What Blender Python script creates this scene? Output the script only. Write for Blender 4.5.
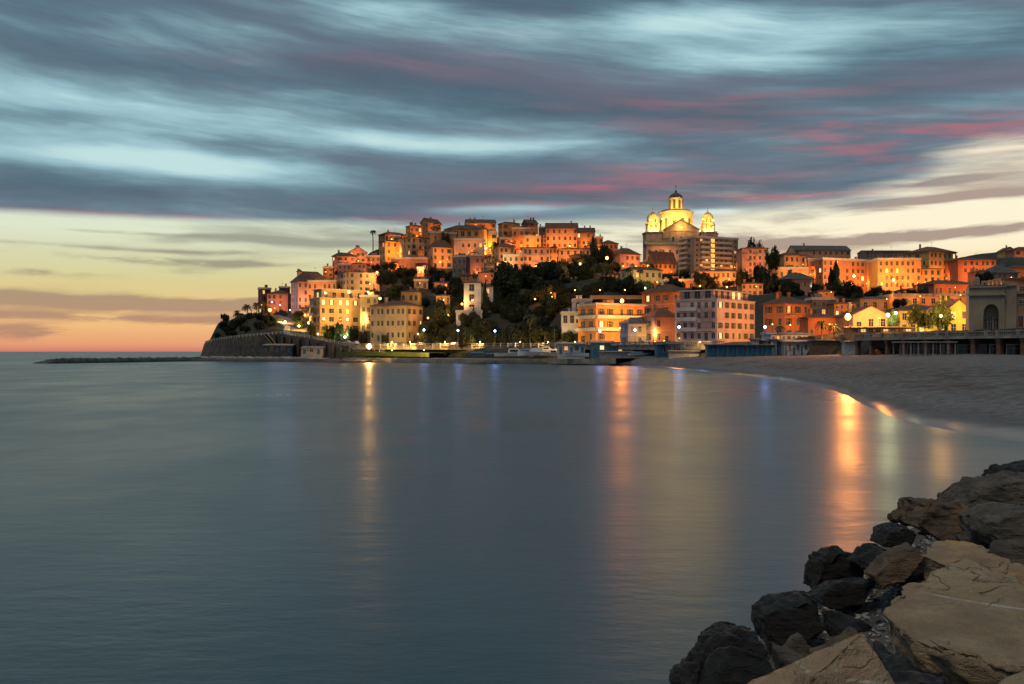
import bpy, bmesh, math, random
import numpy as np
from mathutils import Vector, Matrix, noise as mnoise
R = math.radians
for o in list(bpy.data.objects): bpy.data.objects.remove(o)
scene = bpy.context.scene
COL = scene.collection

# ------------------------------------------------------------------ camera
F = 1000.0; CX = 512.0; HY = 351.5; CAMZ = 4.0
cam_d = bpy.data.cameras.new('camera'); cam = bpy.data.objects.new('camera', cam_d); COL.objects.link(cam)
cam.location = (0, 0, CAMZ); cam.rotation_euler = (R(90), 0, 0)
cam_d.sensor_width = 36; cam_d.lens = 36 * F / 1024; cam_d.shift_y = (HY - 342) / 1024
cam_d.clip_start = 0.1; cam_d.clip_end = 60000
scene.camera = cam
scene.render.resolution_x = 1024; scene.render.resolution_y = 684
scene.view_settings.view_transform = 'Standard'; scene.view_settings.look = 'None'
scene.view_settings.exposure = 0.0; scene.view_settings.gamma = 1
scene.render.engine = 'CYCLES'
scene.cycles.use_denoising = True
scene.cycles.max_bounces = 5; scene.cycles.diffuse_bounces = 2; scene.cycles.glossy_bounces = 3
scene.cycles.transparent_max_bounces = 8; scene.cycles.sample_clamp_indirect = 4
scene.cycles.caustics_reflective = False; scene.cycles.caustics_refractive = False
scene.cycles.use_light_tree = True

def at(px, py, Y): return Vector(((px - CX) / F * Y, Y, CAMZ - (py - HY) / F * Y))
def wx(px, Y): return (px - CX) / F * Y
def wz(py, Y): return CAMZ - (py - HY) / F * Y
def lin(c):
    c = [v / 255 for v in c]
    return tuple((v / 12.92 if v <= .04045 else ((v + .055) / 1.055) ** 2.4) for v in c) + (1,)

# ------------------------------------------------------------------ node helper
class NT:
    def __init__(s, nt): s.nt = nt; s.n = nt.nodes; s.l = nt.links
    def new(s, t, **k):
        nd = s.n.new(t)
        for a, b in k.items(): setattr(nd, a, b)
        return nd
    def set(s, sock, v):
        if hasattr(v, 'is_output') or isinstance(v, bpy.types.NodeSocket): s.l.new(v, sock)
        else: sock.default_value = v
    def m(s, op, a, b=0.0, c=None, clamp=False):
        nd = s.new('ShaderNodeMath', operation=op, use_clamp=clamp)
        s.set(nd.inputs[0], a); s.set(nd.inputs[1], b)
        if c is not None: s.set(nd.inputs[2], c)
        return nd.outputs[0]
    def ss(s, x, a, b, lo=0.0, hi=1.0):
        nd = s.new('ShaderNodeMapRange', interpolation_type='SMOOTHSTEP')
        if not isinstance(a, bpy.types.NodeSocket) and not isinstance(b, bpy.types.NodeSocket) and a > b: a, b, lo, hi = b, a, hi, lo
        s.set(nd.inputs[0], x); s.set(nd.inputs[1], a); s.set(nd.inputs[2], b); s.set(nd.inputs[3], lo); s.set(nd.inputs[4], hi)
        return nd.outputs[0]
    def mix(s, f, a, b, blend='MIX'):
        nd = s.new('ShaderNodeMix', data_type='RGBA', blend_type=blend)
        s.set(nd.inputs[0], f); s.set(nd.inputs[6], a); s.set(nd.inputs[7], b)
        return nd.outputs[2]
    def xyz(s, x, y, z=0.0):
        nd = s.new('ShaderNodeCombineXYZ'); s.set(nd.inputs[0], x); s.set(nd.inputs[1], y); s.set(nd.inputs[2], z); return nd.outputs[0]
    def noise(s, vec, scale, detail=3, rough=.5, dist=0.0, dim='3D'):
        nd = s.new('ShaderNodeTexNoise', noise_dimensions=dim)
        if vec is not None: s.l.new(vec, nd.inputs['Vector'])
        nd.inputs['Scale'].default_value = scale; nd.inputs['Detail'].default_value = detail
        nd.inputs['Roughness'].default_value = rough; nd.inputs['Distortion'].default_value = dist
        return nd.outputs[0]
    def ramp(s, f, stops):
        nd = s.new('ShaderNodeValToRGB'); s.set(nd.inputs[0], f); e = nd.color_ramp.elements
        while len(e) < len(stops): e.new(0.5)
        for i, (p, c) in enumerate(stops): e[i].position = p; e[i].color = c
        return nd.outputs[0]
    def gauss(s, u, v, u0, v0, su, sv):
        a = s.m('DIVIDE', s.m('SUBTRACT', u, u0), su); b = s.m('DIVIDE', s.m('SUBTRACT', v, v0), sv)
        r = s.m('ADD', s.m('MULTIPLY', a, a), s.m('MULTIPLY', b, b))
        return s.m('EXPONENT', s.m('MULTIPLY', r, -1.0))

# ------------------------------------------------------------------ sky (world)
FILL_EL, SUN_AZ = R(66), R(215)      # added warm fill for the rock tops, high behind the camera to the left
w = bpy.data.worlds.new('World'); scene.world = w; w.use_nodes = True
T = NT(w.node_tree); T.n.clear()
tc = T.new('ShaderNodeTexCoord'); sep = T.new('ShaderNodeSeparateXYZ'); T.l.new(tc.outputs['Generated'], sep.inputs[0])
x, y, z = sep.outputs
u = T.m('ARCTAN2', x, y)                       # azimuth, 0 straight ahead
v = T.m('ARCSINE', z)                           # elevation
def PU(px): return math.atan((px - CX) / F)
def PV(py, px=512): return math.atan((HY - py) / F * math.cos(PU(px)))
# slow warp so that the streaks wander
wn = T.noise(T.xyz(T.m('MULTIPLY', u, 3.0), T.m('MULTIPLY', v, 8.0), 3.1), 1.0, 3, .5)
wv = T.m('ADD', v, T.m('MULTIPLY', T.m('SUBTRACT', wn, .5), .028))
tilt = T.m('ADD', wv, T.m('MULTIPLY', T.m('MULTIPLY', u, .55), T.m('SUBTRACT', v, .10)))
s1 = T.noise(T.xyz(T.m('MULTIPLY', u, 2.6), T.m('MULTIPLY', tilt, 16.0), 0.7), 1.0, 5, .55)
s2 = T.noise(T.xyz(T.m('MULTIPLY', u, 4.0), T.m('MULTIPLY', tilt, 34.0), 4.7), 1.0, 6, .60, .25)
s3 = T.noise(T.xyz(T.m('MULTIPLY', u, 9.0), T.m('MULTIPLY', tilt, 150.0), 9.7), 1.0, 3, .6)
st = T.m('ADD', T.m('ADD', T.m('MULTIPLY', s1, .60), T.m('MULTIPLY', s2, .36)), T.m('MULTIPLY', s3, .04))
def blobs(lst):
    acc = None
    for px, py, sx, sy, a in lst:
        g = T.m('MULTIPLY', T.gauss(u, wv, PU(px), PV(py, px), sx / F, sy / F), a)
        acc = g if acc is None else T.m('ADD', acc, g)
    return acc
light = blobs([(120, 102, 260, 20, .22), (130, 160, 170, 13, .30), (380, 138, 110, 9, .26), (480, 145, 120, 8, .2), (690, 22, 110, 16, .30),
               (760, 52, 90, 16, .16), (900, 40, 120, 22, .08), (10, 20, 100, 30, .05), (400, 4, 60, 12, .16), (340, 20, 60, 16, .08),
               (520, 207, 90, 5, .30), (715, 210, 26, 2.6, .5), (560, 135, 80, 12, .1),
               (150, 192, 420, 16, -.16), (300, 70, 120, 16, -.14), (480, 85, 200, 30, -.08), (850, 165, 200, 20, -.10),
               (700, 110, 300, 20, -.06), (40, 115, 60, 6, -.1), (90, 60, 130, 12, -.08)])
lf = T.ss(T.m('ADD', T.m('MULTIPLY', T.m('SUBTRACT', st, .5), 1.5), T.m('MULTIPLY', light, 1.0)), -.25, .40)
upper = T.ramp(lf, [(0, lin((72, 96, 113))), (.3, lin((92, 122, 138))), (.6, lin((124, 160, 172))), (.85, lin((160, 198, 208))), (1, lin((192, 224, 226)))])
mv = T.noise(T.xyz(T.m('MULTIPLY', u, 2.2), T.m('MULTIPLY', tilt, 20.0), 31.0), 1.0, 4, .55)
mauve = T.m('MULTIPLY', T.m('MULTIPLY', T.ss(mv, .42, .66), T.ss(lf, .75, .2)), T.ss(u, PU(100), PU(800), .25, .62))
upper = T.mix(mauve, upper, lin((112, 108, 126)))
# pink undersides
pk = blobs([(960, 125, 150, 12, .62), (860, 150, 150, 11, .60), (1000, 152, 100, 10, .4), (760, 135, 160, 12, .34), (740, 100, 140, 6, .3), (800, 172, 200, 9, .4), (620, 187, 110, 5, .6), (740, 200, 190, 7, .62), (600, 203, 110, 4, .5), (700, 170, 100, 8, .4),
            (200, 218, 300, 5, .40), (330, 72, 110, 14, .26), (460, 50, 110, 16, .22), (440, 215, 140, 6, .36), (900, 195, 140, 7, .5), (640, 118, 140, 12, .22), (560, 180, 120, 8, .2), (780, 222, 160, 7, .4)])
sp = T.noise(T.xyz(T.m('MULTIPLY', u, 7.0), T.m('MULTIPLY', tilt, 62.0), 14.2), 1.0, 5, .58, .3)
pf = T.m('MULTIPLY', pk, T.ss(sp, .43, .64, .14, 1.25), clamp=True)
upper = T.mix(T.m('MULTIPLY', pf, .82), upper, lin((180, 106, 120)))
# clear band below the cloud edge: left side yellow to orange, right side pale
vv = T.m('MULTIPLY', v, 1 / PV(200))
lowL = T.ramp(vv, [(0, lin((206, 126, 108))), (.04, lin((232, 158, 118))), (.16, lin((244, 190, 128))), (.30, lin((232, 200, 136))), (.44, lin((220, 208, 150))),
                   (.60, lin((216, 217, 176))), (.76, lin((222, 230, 204))), (1, lin((212, 224, 212)))])
lowR = T.ramp(vv, [(0, lin((244, 196, 140))), (.45, lin((250, 226, 176))), (.7, lin((255, 244, 212))), (1, lin((252, 244, 216)))])
low = T.mix(T.ss(u, PU(380), PU(860)), lowL, lowR)
lb = blobs([(60, 302, 240, 8, .30), (40, 318, 100, 5, .22), (280, 300, 60, 5, .3), (120, 342, 60, 3, .25), (210, 250, 70, 3, .2), (190, 304, 120, 5, .26), (130, 256, 130, 3.5, .24), (15, 269, 60, 5, .22), (230, 261, 120, 3.5, .20), (175, 268, 30, 5, .14), (170, 320, 120, 4, .22), (50, 334, 90, 7, .30), (250, 322, 80, 6, .20), (200, 335, 90, 4, .14),
            (960, 233, 150, 4.5, .50), (840, 235, 90, 5, .34), (860, 214, 60, 3, .24), (700, 236, 120, 8, .2), (960, 199, 60, 2.6, .5), (900, 206, 60, 3, .3), (940, 184, 40, 4, .3), (560, 232, 160, 8, .12), (925, 216, 30, 2, .3), (1000, 215, 80, 8, -.2),
            (130, 232, 200, 2, .14), (60, 244, 120, 2, .12), (260, 240, 120, 3, .12)])
lc = T.ss(T.m('ADD', T.m('ADD', .5, T.m('MULTIPLY', T.m('SUBTRACT', st, .5), 2.1)), T.m('MULTIPLY', lb, T.ss(s2, .36, .58, .15, 1.6))), .50, .90)
thin = T.mix(T.ss(v, PV(345), PV(235)), lin((170, 128, 112)), lin((134, 136, 126)))
thin = T.mix(T.ss(u, PU(520), PU(800)), thin, lin((140, 112, 110)))
low = T.mix(T.m('MULTIPLY', lc, .78), low, thin)
# the sharp lower edge of the cloud sheet, rising to the right
edge = T.m('ADD', T.m('ADD', PV(225), T.m('MULTIPLY', T.ss(u, PU(430), PU(700)), .010)), T.m('MULTIPLY', T.ss(u, PU(830), PU(1010)), .045))
ew = T.m('ADD', .005, T.m('MULTIPLY', T.ss(u, PU(400), PU(640)), .016))
ed = T.m('DIVIDE', T.m('SUBTRACT', T.m('ADD', v, T.m('MULTIPLY', T.m('SUBTRACT', s2, .5), T.ss(u, PU(200), PU(700), .010, .075))), edge), ew)
sky = T.mix(T.ss(ed, -1.0, 1.0), low, upper)
# overhead and behind the camera: even dusk cloud
sky = T.mix(T.ss(T.m('ABSOLUTE', u), .75, 1.5), sky, T.mix(lf, lin((74, 92, 112)), lin((128, 146, 162))))
sky = T.mix(T.ss(v, .45, .9), sky, lin((112, 136, 156)))
sky = T.mix(T.ss(v, -.002, -.02), sky, lin((50, 70, 84)))
ns = T.new('ShaderNodeTexSky', sky_type='NISHITA', sun_disc=False); ns.sun_elevation = R(0.0); ns.sun_rotation = SUN_AZ
bg1 = T.new('ShaderNodeBackground'); T.l.new(sky, bg1.inputs[0]); bg1.inputs[1].default_value = 0.98
bg2 = T.new('ShaderNodeBackground'); T.l.new(ns.outputs[0], bg2.inputs[0]); bg2.inputs[1].default_value = 0.02
ad = T.new('ShaderNodeAddShader'); T.l.new(bg1.outputs[0], ad.inputs[0]); T.l.new(bg2.outputs[0], ad.inputs[1])
wo = T.new('ShaderNodeOutputWorld'); T.l.new(ad.outputs[0], wo.inputs[0])
try: w.cycles.sampling_method = 'MANUAL'; w.cycles.sample_map_resolution = 1024
except Exception: pass

sd = bpy.data.lights.new('fill_sun', 'SUN'); sd.energy = 1.05; sd.angle = R(20); sd.color = (1, .76, .50)
fill_sun = bpy.data.objects.new('fill_sun', sd); COL.objects.link(fill_sun)
dv = Vector((math.sin(SUN_AZ) * math.cos(FILL_EL), math.cos(SUN_AZ) * math.cos(FILL_EL), math.sin(FILL_EL)))
fill_sun.rotation_euler = dv.to_track_quat('Z', 'Y').to_euler()

# ------------------------------------------------------------------ materials
def mat(name, base, rough=.8, var=.25, scale=1.5, bump=0.0, bscale=6.0, metallic=0.0, spec=.5, detail=4, second=None):
    """a procedural surface: base colour broken up by two scales of noise, optional bump"""
    m = bpy.data.materials.new(name); m.use_nodes = True; t = NT(m.node_tree); b = t.n['Principled BSDF']
    g = t.new('ShaderNodeTexCoord').outputs['Object']
    n1 = t.noise(g, scale, detail, .6); n2 = t.noise(g, scale * .17, 3, .5)
    k = t.m('ADD', t.m('MULTIPLY', n1, .6), t.m('MULTIPLY', n2, .4))
    base = tuple(base)[:3]
    dark = tuple(c * (1 - var) for c in base) + (1,); lt = tuple(min(1, c * (1 + var)) for c in base) + (1,)
    if second: dark = tuple(second) + (1,)
    t.l.new(t.mix(t.ss(k, .36, .64), dark, lt), b.inputs['Base Color'])
    b.inputs['Roughness'].default_value = rough; b.inputs['Metallic'].default_value = metallic
    b.inputs['Specular IOR Level'].default_value = spec
    if bump:
        bp = t.new('ShaderNodeBump'); bp.inputs['Strength'].default_value = 1; bp.inputs['Distance'].default_value = bump
        t.l.new(t.noise(g, bscale, 5, .6), bp.inputs['Height']); t.l.new(bp.outputs[0], b.inputs['Normal'])
    return m
def emat(name, col, strength):
    m = bpy.data.materials.new(name); m.use_nodes = True; t = NT(m.node_tree); b = t.n['Principled BSDF']
    g = t.new('ShaderNodeTexCoord').outputs['Object']
    b.inputs['Base Color'].default_value = tuple(col) + (1,)
    n = t.noise(g, 1.1, 2); t.l.new(t.mix(n, tuple(col) + (1,), tuple(c * .8 for c in col) + (1,)), b.inputs['Emission Color'])
    b.inputs['Emission Strength'].default_value = strength
    return m
M = {}
def link(o): COL.objects.link(o); return o
def tag(o, label=None, cat=None, group=None, kind=None):
    if label: o['label'] = label
    if cat: o['category'] = cat
    if group: o['group'] = group
    if kind: o['kind'] = kind
    return o
def empty(name, loc=(0, 0, 0), rz=0.0, label=None, cat=None, group=None):
    o = bpy.data.objects.new(name, None); link(o); o.location = loc; o.rotation_euler = (0, 0, rz); o.empty_display_size = .5
    return tag(o, label, cat, group)
class MB:
    """collects shapes, builds one mesh object; mi = material slot"""
    def __init__(s): s.v = []; s.f = []; s.mi = []
    def add(s, vs, fs, mi=0):
        k = len(s.v); s.v += [tuple(p) for p in vs]; s.f += [tuple(i + k for i in f) for f in fs]; s.mi += [mi] * len(fs); return s
    def box(s, x0, x1, y0, y1, z0, z1, mi=0):
        return s.add([(x0, y0, z0), (x1, y0, z0), (x1, y1, z0), (x0, y1, z0), (x0, y0, z1), (x1, y0, z1), (x1, y1, z1), (x0, y1, z1)],
                     [(0, 3, 2, 1), (4, 5, 6, 7), (0, 1, 5, 4), (1, 2, 6, 5), (2, 3, 7, 6), (3, 0, 4, 7)], mi)
    def prism(s, poly, z0, z1, mi=0):
        n = len(poly); b = [(p[0], p[1], z0) for p in poly] + [(p[0], p[1], z1) for p in poly]
        return s.add(b, [tuple(range(n - 1, -1, -1)), tuple(range(n, 2 * n))] + [(i, (i + 1) % n, n + (i + 1) % n, n + i) for i in range(n)], mi)
    def lathe(s, prof, n=16, c=(0, 0, 0), mi=0, caps=True):
        vs = []; fs = []
        for r, z in prof:
            for i in range(n):
                a = 2 * math.pi * i / n; vs.append((c[0] + r * math.cos(a), c[1] + r * math.sin(a), c[2] + z))
        for k in range(len(prof) - 1):
            for i in range(n): j = (i + 1) % n; fs.append((k * n + i, k * n + j, (k + 1) * n + j, (k + 1) * n + i))
        if caps: fs.append(tuple(range(n - 1, -1, -1))); fs.append(tuple(range((len(prof) - 1) * n, len(prof) * n)))
        return s.add(vs, fs, mi)
    def tube(s, pts, r0, r1=None, n=6, mi=0):
        r1 = r0 if r1 is None else r1; P = [Vector(p) for p in pts]; vs = []; fs = []
        for k, p in enumerate(P):
            d = (P[min(k + 1, len(P) - 1)] - P[max(k - 1, 0)]).normalized(); up = Vector((0, 0, 1)) if abs(d.z) < .9 else Vector((1, 0, 0))
            a = d.cross(up).normalized(); b = d.cross(a); r = r0 + (r1 - r0) * k / max(1, len(P) - 1)
            for i in range(n): th = 2 * math.pi * i / n; vs.append(p + a * r * math.cos(th) + b * r * math.sin(th))
        for k in range(len(P) - 1):
            for i in range(n): j = (i + 1) % n; fs.append((k * n + i, k * n + j, (k + 1) * n + j, (k + 1) * n + i))
        fs.append(tuple(range(n))); fs.append(tuple(range(len(P) * n - 1, (len(P) - 1) * n - 1, -1)))
        return s.add(vs, fs, mi)
    def mesh(s, name, mats, smooth=False):
        me = bpy.data.meshes.new(name); me.from_pydata(s.v, [], s.f)
        for m in (mats if isinstance(mats, (list, tuple)) else [mats]): me.materials.append(m)
        me.polygons.foreach_set('material_index', s.mi)
        if smooth: me.polygons.foreach_set('use_smooth', [True] * len(s.f))
        me.update(); return me
    def build(s, name, mats, parent=None, smooth=False, fixn=False):
        me = s.mesh(name, mats, smooth)
        if fixn:
            bm = bmesh.new(); bm.from_mesh(me); bmesh.ops.recalc_face_normals(bm, faces=bm.faces); bm.to_mesh(me); bm.free()
        o = bpy.data.objects.new(name, me); link(o)
        if parent: o.parent = parent
        return o
def inst(name, me, parent=None, loc=(0, 0, 0), rz=0.0, sc=None):
    o = bpy.data.objects.new(name, me); link(o); o.location = loc; o.rotation_euler = (0, 0, rz)
    if sc: o.scale = sc
    if parent: o.parent = parent
    return o
def copy_tree(o, parent=None):
    c = o.copy(); COL.objects.link(c); c.parent = parent
    for ch in list(o.children): copy_tree(ch, c)
    return c

# ------------------------------------------------------------------ sea
def sea_mat():
    m = bpy.data.materials.new('sea_water'); m.use_nodes = True; t = NT(m.node_tree); b = t.n['Principled BSDF']
    g = t.new('ShaderNodeNewGeometry').outputs['Position']
    mp = t.new('ShaderNodeMapping'); t.l.new(g, mp.inputs[0]); mp.inputs['Scale'].default_value = (.035, .016, 1)
    big = t.noise(mp.outputs[0], 1.0, 4, .55, .4)
    m2 = t.new('ShaderNodeMapping'); t.l.new(g, m2.inputs[0]); m2.inputs['Scale'].default_value = (.16, .10, 1)
    mid = t.noise(m2.outputs[0], 1.0, 4, .6, .3)
    k = t.ss(t.m('ADD', t.m('MULTIPLY', big, .6), t.m('MULTIPLY', mid, .4)), .36, .66)
    t.l.new(t.mix(k, (.012, .040, .054, 1), (.056, .100, .116, 1)), b.inputs['Base Color'])
    t.l.new(t.m('ADD', .27, t.m('MULTIPLY', k, .13)), b.inputs['Roughness'])
    b.inputs['IOR'].default_value = 1.333; b.inputs['Specular Tint'].default_value = (.80, .93, 1, 1)
    m3 = t.new('ShaderNodeMapping'); t.l.new(g, m3.inputs[0]); m3.inputs['Scale'].default_value = (.7, 1.3, 1)
    sm = t.noise(m3.outputs[0], 1.0, 4, .65)
    bp = t.new('ShaderNodeBump'); bp.inputs['Distance'].default_value = .022; bp.inputs['Strength'].default_value = 1
    t.l.new(t.m('ADD', sm, t.m('MULTIPLY', mid, .7)), bp.inputs['Height']); t.l.new(bp.outputs[0], b.inputs['Normal'])
    return m
SEA = sea_mat()
s = MB(); e = 25000
s.add([(-e, -300, 0), (e, -300, 0), (e, e, 0), (-e, e, 0)], [(0, 1, 2, 3)])
tag(s.build('sea', SEA), kind='structure')
# sea bed closes the view under the shore
tag(MB().add([(-e, -300, -3.5), (e, -300, -3.5), (e, e, -3.5), (-e, e, -3.5)], [(0, 1, 2, 3)]).build('seabed', mat('seabed', (.05, .06, .06))), kind='structure')

# ------------------------------------------------------------------ beach
SH = [(600, 305, 0), (640, 272, 0), (660, 255, 0), (700, 205, 0), (740, 172, 0), (780, 143, 0), (820, 113, 0), (845, 92, 0), (870, 71, 0), (905, 58, 0), (950, 50.5, 0),
      (1000, 46, 0), (1040, 43.5, 0), (1150, 40, 0), (1400, 36, 0)]
BK = [(590, 318, 2.3), (640, 292, 2.5), (665, 278, 2.5), (700, 262, 2.6), (740, 256, 2.8), (780, 250, 3.0), (815, 243, 3.1), (840, 234, 3.2), (870, 222, 3.3), (905, 210, 3.4),
      (950, 199, 3.5), (1000, 188, 3.5), (1050, 178, 3.5), (1150, 165, 3.6), (1400, 150, 3.6)]
def rs(pl, n):
    P = [Vector((wx(p[0], p[1]), p[1], p[2])) for p in pl]; out = []
    for k in range(n + 1):
        t = k / n * (len(P) - 1); i = min(int(t), len(P) - 2); f = t - i
        a, b, c, d = P[max(i - 1, 0)], P[i], P[i + 1], P[min(i + 2, len(P) - 1)]
        out.append(.5 * ((2 * b) + (c - a) * f + (2 * a - 5 * b + 4 * c - d) * f * f + (3 * b - a - 3 * c + d) * f ** 3))
    return out
A_, B_ = rs(SH, 200), rs(BK, 200); NS = 90
vs = []; fs = []
for i in range(201):
    for j in range(NS + 1):
        t = -0.18 + 1.24 * j / NS
        p = A_[i].lerp(B_[i], t)
        prof = 1.0 * (1 - math.exp(-max(t, 0) * 3.2)) / (1 - math.exp(-3.2)) * .62 + .38 * max(t, 0) if t > 0 else t * 3.5
        zz = B_[i].z * prof
        q = Vector((p.x * .06, p.y * .06, 1)); zz += (.16 * mnoise.noise(q) + .05 * mnoise.noise(q * 6)) * min(1, max(0, t) * 6)
        zz += .05 * mnoise.noise(Vector((p.x * .22, p.y * .1, 4)))
        vs.append((p.x, p.y, zz))
for i in range(200):
    for j in range(NS):
        a = i * (NS + 1) + j; fs.append((a, a + NS + 1, a + NS + 2, a + 1))
def sand_mat():
    m = bpy.data.materials.new('wet_and_dry_sand'); m.use_nodes = True; t = NT(m.node_tree); b = t.n['Principled BSDF']
    g = t.new('ShaderNodeNewGeometry').outputs['Position']; sp_ = t.new('ShaderNodeSeparateXYZ'); t.l.new(g, sp_.inputs[0])
    n1 = t.noise(g, .12, 5, .6); n2 = t.noise(g, 1.6, 5, .65); n3 = t.noise(g, .5, 3, .6)
    h = t.m('ADD', sp_.outputs[2], t.m('MULTIPLY', t.m('SUBTRACT', n1, .5), .5))
    wet = t.ss(h, .75, .12)
    dry = t.mix(t.ss(n2, .38, .62), (.062, .067, .072, 1), (.142, .150, .156, 1))
    weed = t.m('MULTIPLY', t.m('MULTIPLY', t.ss(n3, .46, .56), t.ss(t.noise(g, .05, 2), .42, .6)), t.m('MULTIPLY', t.ss(h, .9, 1.3), t.ss(h, 2.9, 2.0)))
    c = t.mix(t.m('MULTIPLY', weed, .95), dry, (.05, .042, .032, 1))
    t.l.new(t.mix(wet, c, (.042, .042, .042, 1)), b.inputs['Base Color'])
    t.l.new(t.ss(h, .10, .55, .28, .9), b.inputs['Roughness'])
    bp = t.new('ShaderNodeBump'); bp.inputs['Strength'].default_value = 1
    t.l.new(t.ss(h, .25, 1.2, .004, .40), bp.inputs['Distance']); t.l.new(t.m('ADD', n2, t.m('MULTIPLY', n3, .8)), bp.inputs['Height']); t.l.new(bp.outputs[0], b.inputs['Normal'])
    return m
mb = MB(); mb.add(vs, fs); tag(mb.build('beach', sand_mat(), smooth=True), kind='structure')
# foam left by the last wave along the waterline, a thin broken sheet
def foam_mat():
    m = bpy.data.materials.new('sea_foam'); m.use_nodes = True; t = NT(m.node_tree); b = t.n['Principled BSDF']
    g = t.new('ShaderNodeNewGeometry').outputs['Position']; uv = t.new('ShaderNodeAttribute', attribute_name='edge').outputs['Fac']
    mp = t.new('ShaderNodeMapping'); t.l.new(g, mp.inputs[0]); mp.inputs['Scale'].default_value = (.35, 1.4, 1)
    n = t.noise(mp.outputs[0], 1.0, 5, .6, .6)
    b.inputs['Base Color'].default_value = (.30, .32, .33, 1); b.inputs['Roughness'].default_value = .9; b.inputs['Specular IOR Level'].default_value = .1
    t.l.new(t.m('MULTIPLY', t.m('MULTIPLY', t.ss(n, .50, .76), uv), .38), b.inputs['Alpha'])
    return m
vs = []; fs = []; ev = []
for i in range(60, 201):
    nrm = (A_[i] - B_[i]).normalized()
    for j in range(9):
        f = j / 8; wd = 3.2 * min(1, (i - 60) / 50)
        p = A_[i] + nrm * (f * wd - .15 * wd + .4 * mnoise.noise(Vector((i * .2, 0, 0)))); vs.append((p.x, p.y, .03)); ev.append(math.sin(math.pi * f) * (1 if i > 75 else (i - 60) / 15))
for i in range(140):
    for j in range(8): a = i * 9 + j; fs.append((a, a + 9, a + 10, a + 1))
fm = MB().add(vs, fs).build('foam', foam_mat(), smooth=True)
at_ = fm.data.attributes.new('edge', 'FLOAT', 'POINT'); at_.data.foreach_set('value', ev)
tag(fm, 'thin white foam of the last wave along the wet edge of the sand', 'foam', kind='stuff')
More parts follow.
